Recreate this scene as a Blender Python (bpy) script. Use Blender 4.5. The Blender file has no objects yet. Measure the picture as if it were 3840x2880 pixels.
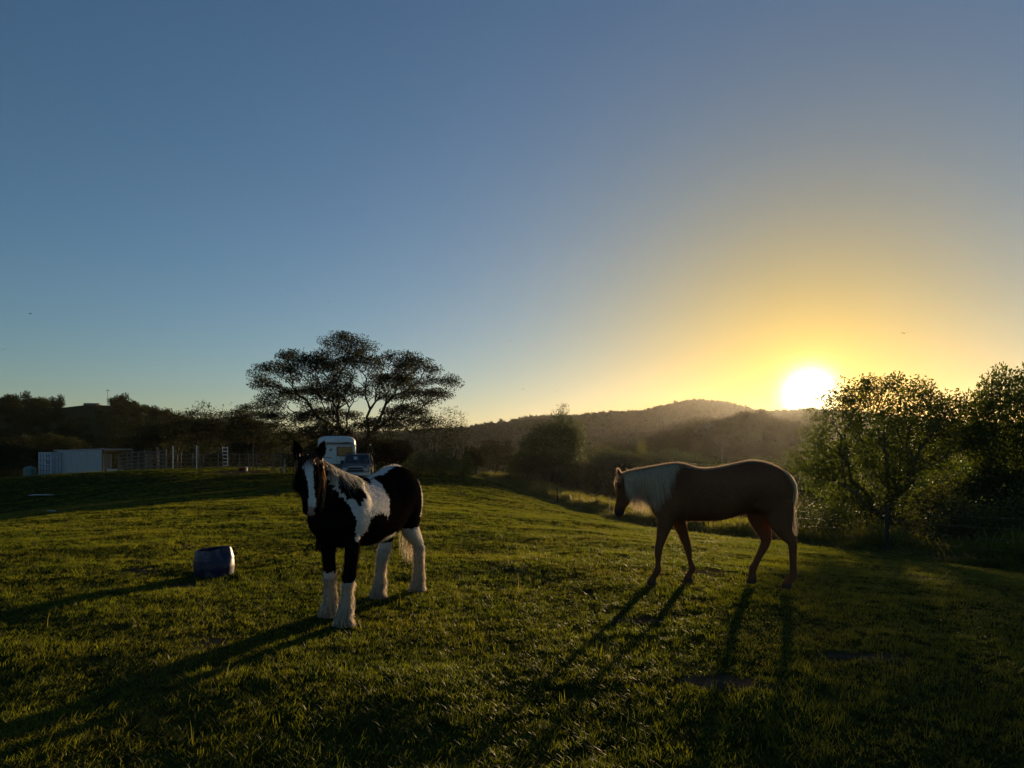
import bpy, bmesh, math
import numpy as np
from mathutils import Vector, Matrix, Euler, noise as mnoise
SC = bpy.context.scene
COL = SC.collection
R = math.radians

# ------------------------------------------------------------------ camera
cam_d = bpy.data.cameras.new('camera')
cam_d.sensor_width = 36.0
cam_d.lens = 26.2
cam_d.clip_start = 0.05
cam_d.clip_end = 20000
cam = bpy.data.objects.new('camera', cam_d)
COL.objects.link(cam)
cam.location = (0, 0, 1.6)
cam.rotation_euler = (R(90), 0, 0)
cam_d.shift_y = 72 / 1024      # held level, horizon below the middle of the frame
SC.camera = cam

# ------------------------------------------------------------------ sky and sun
SUN_AZ = R(21.8)      # to the right of the view axis (+Y)
SUN_EL = R(4.4)
SUN_DIR = Vector((math.sin(SUN_AZ) * math.cos(SUN_EL), math.cos(SUN_AZ) * math.cos(SUN_EL), math.sin(SUN_EL)))
world = bpy.data.worlds.new('World')
SC.world = world
world.use_nodes = True
wn, wl = world.node_tree.nodes, world.node_tree.links
wn.clear()
w_out = wn.new('ShaderNodeOutputWorld')
w_bg = wn.new('ShaderNodeBackground')
sky = wn.new('ShaderNodeTexSky')
sky.sky_type = 'NISHITA'
sky.sun_disc = False
sky.sun_elevation = SUN_EL
sky.sun_rotation = SUN_AZ
sky.altitude = 100
sky.air_density = 1.0
sky.dust_density = 0.2
sky.ozone_density = 3.0
w_bg.inputs['Strength'].default_value = 0.072
# the sun's own glare in the hazy air round it (aureole), laid about the sun's direction
tc = wn.new('ShaderNodeTexCoord')
dot = wn.new('ShaderNodeVectorMath'); dot.operation = 'DOT_PRODUCT'
dot.inputs[1].default_value = SUN_DIR
wl.new(tc.outputs['Generated'], dot.inputs[0])
ac = wn.new('ShaderNodeMath'); ac.operation = 'ARCCOSINE'
wl.new(dot.outputs['Value'], ac.inputs[0])
def aureole(width_deg, power, col, gain):
    d = wn.new('ShaderNodeMath'); d.operation = 'DIVIDE'; d.inputs[1].default_value = R(width_deg)
    wl.new(ac.outputs[0], d.inputs[0])
    p = wn.new('ShaderNodeMath'); p.operation = 'POWER'; p.inputs[1].default_value = power
    wl.new(d.outputs[0], p.inputs[0])
    m = wn.new('ShaderNodeMath'); m.operation = 'MULTIPLY'; m.inputs[1].default_value = -1
    wl.new(p.outputs[0], m.inputs[0])
    e = wn.new('ShaderNodeMath'); e.operation = 'EXPONENT'
    wl.new(m.outputs[0], e.inputs[0])
    s = wn.new('ShaderNodeVectorMath'); s.operation = 'SCALE'
    s.inputs[0].default_value = [c * gain for c in col]
    wl.new(e.outputs[0], s.inputs['Scale'])
    return s.outputs[0]
def vadd(a, b):
    v = wn.new('ShaderNodeVectorMath'); v.operation = 'ADD'
    wl.new(a, v.inputs[0]); wl.new(b, v.inputs[1])
    return v.outputs[0]
def vmul(a, b):
    v = wn.new('ShaderNodeVectorMath'); v.operation = 'MULTIPLY'
    wl.new(a, v.inputs[0]); wl.new(b, v.inputs[1])
    return v.outputs[0]
def plus_one(a):
    v = wn.new('ShaderNodeVectorMath'); v.operation = 'ADD'
    v.inputs[1].default_value = (1, 1, 1)
    wl.new(a, v.inputs[0])
    return v.outputs[0]
skyc = sky.outputs[0]
# long path through dusty evening air towards the sun: blue is lost, red kept
skyc = vmul(skyc, plus_one(aureole(34, 2.0, (0.16, 0.0, 0.0), 1)))
skyc = vmul(skyc, plus_one(aureole(16.5, 2.0, (-0.06, -0.37, -0.90), 1)))
skyc = vadd(skyc, aureole(1.3, 2.0, (1.0, 0.92, 0.6), 55))
skyc = vadd(skyc, aureole(2.6, 1.5, (1.0, 0.74, 0.10), 5))
wl.new(skyc, w_bg.inputs['Color'])
wl.new(w_bg.outputs[0], w_out.inputs['Surface'])
sun_d = bpy.data.lights.new('sun', 'SUN')
sun_d.energy = 5.0
sun_d.angle = R(1.2)
sun_d.color = (1.0, 0.70, 0.37)
sun = bpy.data.objects.new('sun', sun_d)
COL.objects.link(sun)
sun.rotation_euler = (-SUN_DIR).to_track_quat('-Z', 'Y').to_euler()
SC.view_settings.view_transform = 'Standard'
SC.view_settings.look = 'None'
SC.view_settings.exposure = 0.85
SC.view_settings.gamma = 1.0
SC.view_settings.use_curve_mapping = False
SC.render.engine = 'CYCLES'
SC.cycles.use_denoising = True
SC.cycles.denoiser = 'OPENIMAGEDENOISE'
SC.cycles.max_bounces = 6
SC.cycles.diffuse_bounces = 2
SC.cycles.glossy_bounces = 2
SC.cycles.transmission_bounces = 4
SC.cycles.transparent_max_bounces = 6
SC.cycles.volume_bounces = 0
SC.cycles.sample_clamp_indirect = 4.0
# ------------------------------------------------------------------ helpers
def tag(o, label=None, cat=None, group=None, kind=None):
    if label: o['label'] = label
    if cat: o['category'] = cat
    if group: o['group'] = group
    if kind: o['kind'] = kind
    return o
def empty(name, loc=(0, 0, 0), rz=0.0):
    o = bpy.data.objects.new(name, None)
    o.empty_display_size = 0.3
    COL.objects.link(o)
    o.location = loc; o.rotation_euler = (0, 0, rz)
    return o
def add(name, me, mat=None, parent=None, loc=None):
    o = bpy.data.objects.new(name, me)
    if mat is not None and len(me.materials) == 0:
        me.materials.append(mat)
    COL.objects.link(o)
    if parent is not None: o.parent = parent
    if loc is not None: o.location = loc
    return o
def copy_tree(o, parent=None):
    c = o.copy(); COL.objects.link(c); c.parent = parent
    for ch in list(o.children): copy_tree(ch, c)
    return c
def mesh_np(name, verts, faces, smooth=False):
    """verts (n,3) array, faces (m,k) array or list"""
    me = bpy.data.meshes.new(name)
    if isinstance(faces, np.ndarray):
        nf, k = faces.shape
        me.vertices.add(len(verts)); me.vertices.foreach_set('co', np.asarray(verts, np.float32).ravel())
        me.loops.add(nf * k); me.loops.foreach_set('vertex_index', faces.astype(np.int32).ravel())
        me.polygons.add(nf); me.polygons.foreach_set('loop_start', np.arange(0, nf * k, k, dtype=np.int32))
        me.update(calc_edges=True)
    else:
        me.from_pydata([tuple(map(float, v)) for v in verts], [], [tuple(map(int, f)) for f in faces])
        me.update()
    if smooth:
        me.polygons.foreach_set('use_smooth', np.ones(len(me.polygons), bool))
    return me
def attr(me, name, vals, typ='FLOAT'):
    a = me.attributes.new(name, typ, 'POINT')
    key = {'FLOAT': 'value', 'INT': 'value', 'FLOAT_VECTOR': 'vector', 'FLOAT_COLOR': 'color'}[typ]
    a.data.foreach_set(key, np.asarray(vals, np.int32 if typ == 'INT' else np.float32).ravel())
class MB:
    """collects simple solids into one mesh"""
    def __init__(s): s.v = []; s.f = []
    def put(s, v, f):
        b = len(s.v); s.v += [tuple(p) for p in v]; s.f += [tuple(i + b for i in q) for q in f]
    def box(s, x0, x1, y0, y1, z0, z1):
        v = [(x, y, z) for z in (z0, z1) for y in (y0, y1) for x in (x0, x1)]
        s.put(v, [(0, 2, 3, 1), (4, 5, 7, 6), (0, 1, 5, 4), (2, 6, 7, 3), (0, 4, 6, 2), (1, 3, 7, 5)])
    def tube(s, pts, radii, n=8, caps=True):
        pts = [Vector(p) for p in pts]
        if not hasattr(radii, '__len__'): radii = [radii] * len(pts)
        ref = None; v = []; f = []
        for i, p in enumerate(pts):
            t = (pts[min(i + 1, len(pts) - 1)] - pts[max(i - 1, 0)]).normalized()
            if ref is None:
                ref = t.orthogonal().normalized()
            ref = (ref - t * ref.dot(t)).normalized()
            b = t.cross(ref)
            for k in range(n):
                a = 2 * math.pi * k / n
                v.append(p + (ref * math.cos(a) + b * math.sin(a)) * radii[i])
        for i in range(len(pts) - 1):
            for k in range(n):
                f.append((i * n + k, i * n + (k + 1) % n, (i + 1) * n + (k + 1) % n, (i + 1) * n + k))
        if caps:
            f.append(tuple(range(n - 1, -1, -1))); f.append(tuple((len(pts) - 1) * n + k for k in range(n)))
        s.put(v, f)
    def lathe(s, prof, n=20, cx=0, cy=0, axis='z'):
        v = []; f = []
        for r, h in prof:
            for k in range(n):
                a = 2 * math.pi * k / n
                p = (r * math.cos(a), r * math.sin(a), h)
                if axis == 'x': p = (h, p[0], p[1])
                if axis == 'y': p = (p[0], h, p[1])
                v.append((p[0] + cx, p[1] + cy, p[2]))
        for i in range(len(prof) - 1):
            for k in range(n):
                f.append((i * n + k, i * n + (k + 1) % n, (i + 1) * n + (k + 1) % n, (i + 1) * n + k))
        s.put(v, f)
    def mesh(s, name='m', bevel=0.0, smooth=False):
        me = mesh_np(name, s.v, s.f)
        bm = bmesh.new(); bm.from_mesh(me)
        bmesh.ops.recalc_face_normals(bm, faces=bm.faces)
        if bevel > 0:
            es = [e for e in bm.edges if len(e.link_faces) == 2 and e.calc_face_angle(0) > 0.5]
            bmesh.ops.bevel(bm, geom=es, offset=bevel, segments=2, affect='EDGES', profile=0.6, clamp_overlap=True)
        bm.to_mesh(me); bm.free()
        if smooth:
            for p in me.polygons: p.use_smooth = True
        return me
    def build(s, name, mat, parent=None, bevel=0.0, smooth=False, loc=None):
        return add(name, s.mesh(name, bevel, smooth), mat, parent, loc)

# ---- numpy value noise (for terrain, patches)
_rs = np.random.default_rng(5)
_perm = _rs.random((256, 256))
def vnoise(x, y, scale, seed=0):
    x = np.asarray(x, float) / scale + seed * 17.3; y = np.asarray(y, float) / scale + seed * 9.7
    xi = np.floor(x).astype(int); yi = np.floor(y).astype(int)
    fx = x - xi; fy = y - yi
    fx = fx * fx * (3 - 2 * fx); fy = fy * fy * (3 - 2 * fy)
    g = lambda i, j: _perm[i % 256, j % 256]
    return (g(xi, yi) * (1 - fx) + g(xi + 1, yi) * fx) * (1 - fy) + (g(xi, yi + 1) * (1 - fx) + g(xi + 1, yi + 1) * fx) * fy - 0.5

# ---- materials
class NT:
    def __init__(s, name):
        s.m = bpy.data.materials.new(name); s.m.use_nodes = True
        s.t = s.m.node_tree; s.t.nodes.clear()
        s.out = s.t.nodes.new('ShaderNodeOutputMaterial')
    def n(s, typ, **kw):
        nd = s.t.nodes.new('ShaderNode' + typ)
        for k, v in kw.items():
            if k.startswith('i_'):
                key = k[2:].replace('_', ' ')
                nd.inputs[key].default_value = v
            else: setattr(nd, k, v)
        return nd
    def l(s, a, b): s.t.links.new(a, b)
    def ramp(s, src, stops):
        r = s.n('ValToRGB')
        e = r.color_ramp.elements
        while len(e) < len(stops): e.new(0.5)
        for el, (p, c) in zip(e, stops):
            el.position = p; el.color = (*c, 1) if len(c) == 3 else c
        s.l(src, r.inputs[0])
        return r.outputs[0]
    def noise(s, scale, detail=4, coord='Object', rough=0.6, stretch=None):
        tcn = s.n('TexCoord')
        src = tcn.outputs[coord]
        if stretch:
            mp = s.n('Mapping'); mp.inputs['Scale'].default_value = stretch
            s.l(src, mp.inputs[0]); src = mp.outputs[0]
        nz = s.n('TexNoise'); nz.inputs['Scale'].default_value = scale
        nz.inputs['Detail'].default_value = detail; nz.inputs['Roughness'].default_value = rough
        s.l(src, nz.inputs['Vector'])
        return nz.outputs['Fac']
    def attr(s, name):
        a = s.n('Attribute'); a.attribute_name = name
        return a
    def bump(s, src, strength, dist=0.02):
        b = s.n('Bump'); b.inputs['Strength'].default_value = strength; b.inputs['Distance'].default_value = dist
        s.l(src, b.inputs['Height'])
        return b.outputs[0]
def mat_basic(name, col, rough=0.6, metal=0.0, spec=0.4, var=0.25, scale=6.0, bump=0.0, stretch=None, dirt=None, dirt_amt=0.5):
    """a painted / plastic / metal surface with uneven tone, grime and slight relief"""
    t = NT(name)
    p = t.n('BsdfPrincipled')
    nz = t.noise(scale, 5, stretch=stretch)
    lo = [c * (1 - var) for c in col]; hi = [min(1, c * (1 + var * 0.6)) for c in col]
    c = t.ramp(nz, [(0.3, lo), (0.7, hi)])
    if dirt:
        d = t.noise(scale * 2.3, 6)
        mk = t.ramp(d, [(0.5, (0, 0, 0)), (0.72, (dirt_amt,) * 3)])
        mx = t.n('Mix', data_type='RGBA')
        t.l(mk, mx.inputs[0]); t.l(c, mx.inputs[6]); mx.inputs[7].default_value = (*dirt, 1)
        c = mx.outputs[2]
    t.l(c, p.inputs['Base Color'])
    p.inputs['Roughness'].default_value = rough
    p.inputs['Metallic'].default_value = metal
    p.inputs['Specular IOR Level'].default_value = spec
    if bump: t.l(t.bump(nz, bump), p.inputs['Normal'])
    t.l(p.outputs[0], t.out.inputs[0])
    return t.m
def mat_leaf(name, stops, trans=0.45, tint=(1.0, 1.0, 0.35), rough=0.55, spec=0.3, obj_rand=0.3):
    """thin foliage: reflects and lets light through; 'lv' (0..1) varies it leaf by leaf, the instance varies it plant by plant"""
    t = NT(name)
    lv = t.attr('lv').outputs['Fac']
    oi = t.n('ObjectInfo')
    mx = t.n('Math', operation='MULTIPLY_ADD'); mx.inputs[1].default_value = 1 - obj_rand
    t.l(lv, mx.inputs[0])
    m2 = t.n('Math', operation='MULTIPLY'); m2.inputs[1].default_value = obj_rand
    t.l(oi.outputs['Random'], m2.inputs[0]); t.l(m2.outputs[0], mx.inputs[2])
    c = t.ramp(mx.outputs[0], stops)
    p = t.n('BsdfPrincipled'); p.inputs['Roughness'].default_value = rough
    p.inputs['Specular IOR Level'].default_value = spec
    t.l(c, p.inputs['Base Color'])
    tr = t.n('BsdfTranslucent')
    tm = t.n('Mix', data_type='RGBA', blend_type='MULTIPLY'); tm.inputs[0].default_value = 1
    t.l(c, tm.inputs[6]); tm.inputs[7].default_value = (*[x * 1.6 for x in tint], 1)
    t.l(tm.outputs[2], tr.inputs[0])
    ms = t.n('MixShader'); ms.inputs[0].default_value = trans
    t.l(p.outputs[0], ms.inputs[1]); t.l(tr.outputs[0], ms.inputs[2])
    t.l(ms.outputs[0], t.out.inputs[0])
    return t.m

# ---- scattered stuff (geometry nodes instances on points)
def scatter(name, pts, rot, scl, idx, meshes, label=None, cat=None):
    col = bpy.data.collections.new(name + '_kinds')
    for k, me in enumerate(meshes):
        o = bpy.data.objects.new('%s_kind_%02d' % (name, k), me)
        col.objects.link(o)
    me = bpy.data.meshes.new(name)
    me.vertices.add(len(pts)); me.vertices.foreach_set('co', np.asarray(pts, np.float32).ravel())
    attr(me, 'rot', rot, 'FLOAT_VECTOR'); attr(me, 'scl', scl, 'FLOAT_VECTOR'); attr(me, 'idx', idx, 'INT')
    o = add(name, me)
    g = bpy.data.node_groups.new(name, 'GeometryNodeTree')
    g.interface.new_socket('Geometry', in_out='INPUT', socket_type='NodeSocketGeometry')
    g.interface.new_socket('Geometry', in_out='OUTPUT', socket_type='NodeSocketGeometry')
    gi = g.nodes.new('NodeGroupInput'); go = g.nodes.new('NodeGroupOutput')
    ci = g.nodes.new('GeometryNodeCollectionInfo'); ci.inputs['Collection'].default_value = col
    ci.inputs['Separate Children'].default_value = True; ci.inputs['Reset Children'].default_value = True
    ip = g.nodes.new('GeometryNodeInstanceOnPoints')
    ip.inputs['Pick Instance'].default_value = True
    def na(nm, ty):
        a = g.nodes.new('GeometryNodeInputNamedAttribute'); a.data_type = ty; a.inputs['Name'].default_value = nm
        return [s for s in a.outputs if s.enabled][0]
    g.links.new(gi.outputs[0], ip.inputs['Points'])
    g.links.new(ci.outputs[0], ip.inputs['Instance'])
    g.links.new(na('idx', 'INT'), ip.inputs['Instance Index'])
    g.links.new(na('rot', 'FLOAT_VECTOR'), ip.inputs['Rotation'])
    g.links.new(na('scl', 'FLOAT_VECTOR'), ip.inputs['Scale'])
    g.links.new(ip.outputs[0], go.inputs[0])
    md = o.modifiers.new('scatter', 'NODES'); md.node_group = g
    tag(o, label, cat, kind='stuff')
    return o
# ------------------------------------------------------------------ ground
FENCE_D = ([-40, 0, 10, 20, 32, 45, 60, 75, 90, 130], [-0.3, -0.35, -0.6, -1.06, -1.9, -2.05, -1.85, -1.3, -1.0, -1.0])
def fence_x(y): return 14.2 - 0.2 * np.asarray(y, float)
def sstep(a, b, v):
    t = np.clip((v - a) / (b - a), 0, 1); return t * t * (3 - 2 * t)
def H(x, y, micro=True):
    x = np.asarray(x, float); y = np.asarray(y, float)
    D = np.interp(y, *FENCE_D)
    W = np.interp(y, [0, 10, 20, 35, 48, 60, 75, 95], [9, 10, 13, 14, 11, 8, 6, 6])
    s = x - fence_x(np.clip(y, -60, 100))
    t = np.clip((s + W) / W, 0, 1)
    z = D * t ** 1.2
    z = z - np.where(s > 0, 0.16 * s * sstep(0, 14, s) + 0.04 * s, 0)
    z = z + 0.5 * np.exp(-((x + 28) / 16) ** 2 - ((y - 66) / 22) ** 2)
    z = z - 0.0016 * np.clip(-(x + 25), 0, None) ** 2 * sstep(20, 50, y)
    z = z - 0.004 * np.clip(-(x + 6), 0, 24) ** 2 * sstep(8, 20, y) * (1 - sstep(34, 60, y))   # the paddock falls away to the left
    q = -(x + 1.5) * 0.37 - (y - 6.6) * 0.93                  # and dips towards the camera's left foot, added to leave it in grazing light
    z = z - 0.02 * np.logaddexp(0, q * 3) / 3 * (1 - sstep(-0.5, 3.5, x)) * (1 - sstep(8, 16, q)) 
    z = z - np.clip(y - 92, 0, None) * 0.13 * sstep(92, 110, y)
    z = -12 + np.logaddexp(0, (z + 12) * 1.4) / 1.4          # valley floor
    if micro:
        near = 1 - sstep(40, 110, np.hypot(x, y))
        for (cx, cy, r) in ((-1.49, 7.9, 1.5), (2.6, 9.2, 1.6)):      # trodden level where the horses stand
            near = near * (0.25 + 0.75 * sstep(0.6 * r, 1.5 * r, np.hypot(x - cx, y - cy)))
        z = z + near * (0.10 * vnoise(x, y, 3.1, 1) + 0.06 * vnoise(x, y, 1.1, 2) + 0.035 * vnoise(x, y, 0.42, 3))
    return z
def h1(x, y): return float(H(np.array([x]), np.array([y]))[0])
def at(px, d, row=None):
    """a point on the ground d metres off, px measured on a 1024-wide picture; row gives the height of a sight line instead"""
    x = (px - 512) / 745 * d
    if row is None: return Vector((x, d, h1(x, d)))
    return Vector((x, d, 1.6 + (456 - row) / 745 * d))
def axis_pts(neg, pos, n0, d0, grow):
    a = [0.0]; d = d0
    while a[-1] < pos: a.append(a[-1] + d); d *= grow if a[-1] > n0 else 1.0
    b = [0.0]; d = d0
    while b[-1] < neg: b.append(b[-1] + d); d *= grow if b[-1] > n0 else 1.0
    return np.array([-v for v in b[:0:-1]] + a)
gx = axis_pts(3000, 3000, 7, 0.14, 1.045)
gy = axis_pts(100, 3200, 14, 0.14, 1.045)
GX, GY = np.meshgrid(gx, gy)
GZ = H(GX, GY)
nx, ny = len(gx), len(gy)
ii = (np.arange(ny - 1)[:, None] * nx + np.arange(nx - 1)[None, :]).ravel()
g_me = mesh_np('ground', np.stack([GX.ravel(), GY.ravel(), GZ.ravel()], 1), np.stack([ii, ii + 1, ii + nx + 1, ii + nx], 1), smooth=True)
# bare soil: worn spots in the lawn, the patch by the yards, the strip before the shed
def soil(x, y):
    s = sstep(0.37, 0.5, vnoise(x, y, 1.3, 7) + 0.4 * vnoise(x, y, 0.4, 8)) * 0.8
    for (cx, cy, rx, ry) in [(-20.6, 58.5, 2.6, 3.6), (-45.5, 69.5, 5.0, 2.4), (-41, 67.5, 4, 2.2), (1.5, 5.3, 0.32, 0.18), (2.9, 6.0, 0.5, 0.2), (1.2, 7.3, 0.35, 0.16)]:
        r = np.hypot((x - cx) / rx, (y - cy) / ry) + 0.9 * vnoise(x, y, 0.6 * max(rx, 0.5), 4)
        s = np.maximum(s, 1 - sstep(0.75, 1.1, r))
    return s
attr(g_me, 'soil', soil(GX, GY).ravel())
t = NT('turf_ground')
p = t.n('BsdfPrincipled'); p.inputs['Roughness'].default_value = 0.95; p.inputs['Specular IOR Level'].default_value = 0.0
n1 = t.noise(0.45, 6); n2 = t.noise(9.0, 6)
c1 = t.ramp(n1, [(0.3, (0.020, 0.030, 0.007)), (0.5, (0.034, 0.044, 0.010)), (0.72, (0.060, 0.054, 0.017))])
c2 = t.ramp(n2, [(0.3, (0.35, 0.35, 0.35)), (0.7, (1.25, 1.2, 1.1))])
mx = t.n('Mix', data_type='RGBA', blend_type='MULTIPLY'); mx.inputs[0].default_value = 1
t.l(c1, mx.inputs[6]); t.l(c2, mx.inputs[7])
ms = t.n('Mix', data_type='RGBA'); t.l(t.attr('soil').outputs['Fac'], ms.inputs[0])
t.l(mx.outputs[2], ms.inputs[6])
t.l(t.ramp(n2, [(0.3, (0.035, 0.026, 0.017)), (0.7, (0.085, 0.064, 0.044))]), ms.inputs[7])
t.l(ms.outputs[2], p.inputs['Base Color'])
t.l(t.bump(n2, 0.15, 0.02), p.inputs['Normal'])
t.l(p.outputs[0], t.out.inputs[0])
tag(add('ground', g_me, t.m), kind='structure')

# ------------------------------------------------------------------ hills
def hill_mat(name, stops, sc):
    t = NT(name)
    p = t.n('BsdfPrincipled'); p.inputs['Roughness'].default_value = 1.0; p.inputs['Specular IOR Level'].default_value = 0.0
    t.l(t.ramp(t.noise(sc, 8), stops), p.inputs['Base Color'])
    t.l(p.outputs[0], t.out.inputs[0])
    return t.m
def hill(name, d0, d1, d2, ridge, base, mat, amp, nscale, az_pad=6, naz=160, nd=40):
    """a ridge d1 metres off whose crest follows the heights given over the azimuth; it starts at d0 and falls away by d2"""
    azs = np.array([math.degrees(math.atan((px - 512) / 745)) for px, _ in ridge])
    hs = np.array([(456 - row) / 745 * d1 + 1.6 for _, row in ridge])
    A = np.linspace(azs[0] - az_pad, azs[-1] + az_pad, naz)
    crest = np.interp(A, azs, hs)
    fade = np.minimum(sstep(A[0], azs[0], A), 1 - sstep(azs[-1], A[-1], A))
    crest = base + (crest - base) * fade
    Dd = np.concatenate([np.linspace(d0, d1, nd), np.linspace(d1, d2, nd // 2)[1:]])
    u = np.where(Dd <= d1, (Dd - d0) / (d1 - d0), (d2 - Dd) / (d2 - d1))
    prof = np.sin(np.clip(u, 0, 1) * math.pi / 2) ** 1.25
    AA, DD = np.meshgrid(np.radians(A), Dd)
    Z = base - 3 + (crest[None, :] - base + 3) * prof[:, None]
    X = np.sin(AA) * DD / np.cos(np.radians(0)); Y = np.cos(AA) * DD
    Z = Z + amp * vnoise(X, Y, nscale, 11) * prof[:, None] + amp * 0.5 * vnoise(X, Y, nscale * 0.4, 12) * prof[:, None]
    n, m = len(A), len(Dd)
    k = (np.arange(m - 1)[:, None] * n + np.arange(n - 1)[None, :]).ravel()
    me = mesh_np(name, np.stack([X.ravel(), Y.ravel(), Z.ravel()], 1), np.stack([k, k + 1, k + n + 1, k + n], 1), smooth=True)
    o = add(name, me, mat); tag(o, kind='structure')
    def height(az_deg, d):
        i = np.clip(np.interp(az_deg, A, np.arange(n)), 0, n - 1.001); j = np.clip(np.interp(d, Dd, np.arange(m)), 0, m - 1.001)
        i0 = i.astype(int); j0 = j.astype(int); fi = i - i0; fj = j - j0
        return (Z[j0, i0] * (1 - fi) + Z[j0, i0 + 1] * fi) * (1 - fj) + (Z[j0 + 1, i0] * (1 - fi) + Z[j0 + 1, i0 + 1] * fi) * fj
    return height
D2 = 1024 / 2212
def rg(pts): return [(x * D2, y * D2) for x, y in pts]
hm = hill_mat('bush_hill', [(0.3, (0.022, 0.028, 0.012)), (0.7, (0.045, 0.05, 0.02))], 0.02)
hm2 = hill_mat('paddock_hill', [(0.35, (0.03, 0.036, 0.014)), (0.6, (0.06, 0.062, 0.022))], 0.02)
far_h = hill('far_hill', 750, 1500, 2300, rg([(300, 960), (600, 950), (800, 945), (1000, 930), (1080, 924), (1150, 911), (1250, 909), (1330, 902), (1400, 897), (1470, 882), (1520, 879), (1570, 887), (1640, 902), (1740, 903), (1850, 910), (2000, 926), (2212, 934), (2400, 940)]), -12, hm, 7, 90)
mid_h = hill('near_hill', 240, 480, 720, rg([(1180, 985), (1370, 974), (1400, 960), (1480, 938), (1560, 930), (1620, 922), (1680, 930), (1760, 952), (1900, 975), (2050, 968), (2212, 962), (2400, 965)]), -12, hm2, 3, 45)
left_h = hill('left_hill', 160, 330, 520, rg([(-300, 895), (0, 897), (80, 900), (130, 899), (185, 893), (255, 892), (300, 900), (350, 914), (420, 930), (520, 940), (640, 960), (800, 975)]), -12, hm2, 1.2, 40)
# ------------------------------------------------------------------ horses
def ring_pts(c, u, v, ru, rv, n, egg=0.0, peak=0.0):
    a = np.linspace(0, 2 * math.pi, n, endpoint=False)
    ca, sa = np.cos(a), np.sin(a)
    wu = ru * sa * (1 - egg * ca) * (1 - peak * np.clip(ca, 0, 1))
    return c[None, :] + wu[:, None] * u[None, :] + (rv * ca)[:, None] * v[None, :]
def loft(rings):
    n = len(rings[0]); m = len(rings)
    v = np.concatenate(rings); f = []
    for i in range(m - 1):
        for k in range(n):
            f.append((i * n + k, i * n + (k + 1) % n, (i + 1) * n + (k + 1) % n, (i + 1) * n + k))
    f.append(tuple(range(n - 1, -1, -1))); f.append(tuple((m - 1) * n + k for k in range(n)))
    return [tuple(p) for p in v], f
def interp_stations(st, k=4):
    """Catmull-Rom between stations (rows of numbers)"""
    st = np.array(st, float); out = []
    P = np.vstack([2 * st[0] - st[1], st, 2 * st[-1] - st[-2]])
    for i in range(1, len(P) - 2):
        p0, p1, p2, p3 = P[i - 1], P[i], P[i + 1], P[i + 2]
        for j in range(k):
            t = j / k
            out.append(0.5 * (2 * p1 + (p2 - p0) * t + (2 * p0 - 5 * p1 + 4 * p2 - p3) * t * t + (3 * p1 - p0 - 3 * p2 + p3) * t ** 3))
    out.append(st[-1])
    return np.array(out)
Y_ = np.array([0.0, 1.0, 0.0])
def pair_loft(st, n=20, egg=0.0, yoff=None, bend=None):
    """st rows: x_a, z_a, x_b, z_b, half width  (a = crest/front edge, b = under/back edge)"""
    rings = []
    for r in interp_stations(st, 3):
        a = np.array([r[0], 0, r[1]]); b = np.array([r[2], 0, r[3]])
        c = (a + b) / 2; v = (a - b) / 2; L = np.linalg.norm(v)
        rings.append(ring_pts(c, Y_, v / L, max(r[4], 0.004), L, n, egg))
    if bend is not None: rings = [bend(q) for q in rings]
    return loft(rings)
def leg_loft(st, n=14):
    """st rows: x, y, z, fore-aft radius, lateral radius"""
    S = interp_stations(st, 3); rings = []
    for i, r in enumerate(S):
        t = S[min(i + 1, len(S) - 1), :3] - S[max(i - 1, 0), :3]; t = t / np.linalg.norm(t)
        if i == len(S) - 1: t = np.array([0, 0, -1.0])
        u = Y_ - t * t[1]; u /= np.linalg.norm(u); v = np.cross(t, u)
        rings.append(ring_pts(r[:3], u, v, r[4], r[3], n))
    return loft(rings)
def torso_loft(st, n=28):
    """st rows: x, z_top, z_bottom, half width, egg, peak"""
    rings = []
    for r in interp_stations(st, 3):
        c = np.array([r[0], 0, (r[1] + r[2]) / 2])
        rings.append(ring_pts(c, Y_, np.array([0, 0, 1.0]), max(r[3], 0.005), max((r[1] - r[2]) / 2, 0.005), n, r[4], r[5]))
    return loft(rings)
def blob(c, r, n=10):
    c = np.array(c, float); r = np.array(r, float)
    rings = []
    for i in range(n + 1):
        th = math.pi * i / n
        rings.append(ring_pts(c + np.array([0, 0, r[2] * math.cos(th)]), Y_, np.array([1.0, 0, 0]), max(r[1] * math.sin(th), 1e-3), max(r[0] * math.sin(th), 1e-3), 12))
    return loft(rings)
def ear(base, tip, width, thick, bend=None):
    b = np.array(base, float); t_ = np.array(tip, float); ax = t_ - b; L = np.linalg.norm(ax); ax /= L
    u = Y_ - ax * ax[1]; u /= np.linalg.norm(u); v = np.cross(ax, u)
    rings = []
    for s, k in [(-0.15, 0.75), (0.0, 0.85), (0.25, 1.0), (0.5, 0.92), (0.75, 0.6), (0.92, 0.26), (1.0, 0.06)]:
        rings.append(ring_pts(b + ax * L * s - v * (0.012 * math.sin(max(s, 0) * 3)), u, v, width * k, thick * (0.45 + 0.55 * k), 12))
    if bend is not None: rings = [bend(q) for q in rings]
    return loft(rings)
def fuse(pieces, voxel, smooth_it):
    mb = MB()
    for v, f in pieces: mb.put(v, f)
    me = mb.mesh('tmp')
    o = bpy.data.objects.new('tmp', me); COL.objects.link(o)
    m = o.modifiers.new('r', 'REMESH'); m.mode = 'VOXEL'; m.voxel_size = voxel; m.use_smooth_shade = True
    s = o.modifiers.new('s', 'SMOOTH'); s.factor = 0.5; s.iterations = smooth_it
    dg = bpy.context.evaluated_depsgraph_get(); dg.update()
    out = bpy.data.meshes.new_from_object(o.evaluated_get(dg))
    bpy.data.objects.remove(o); bpy.data.meshes.remove(me)
    out.polygons.foreach_set('use_smooth', np.ones(len(out.polygons), bool))
    return out
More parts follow.
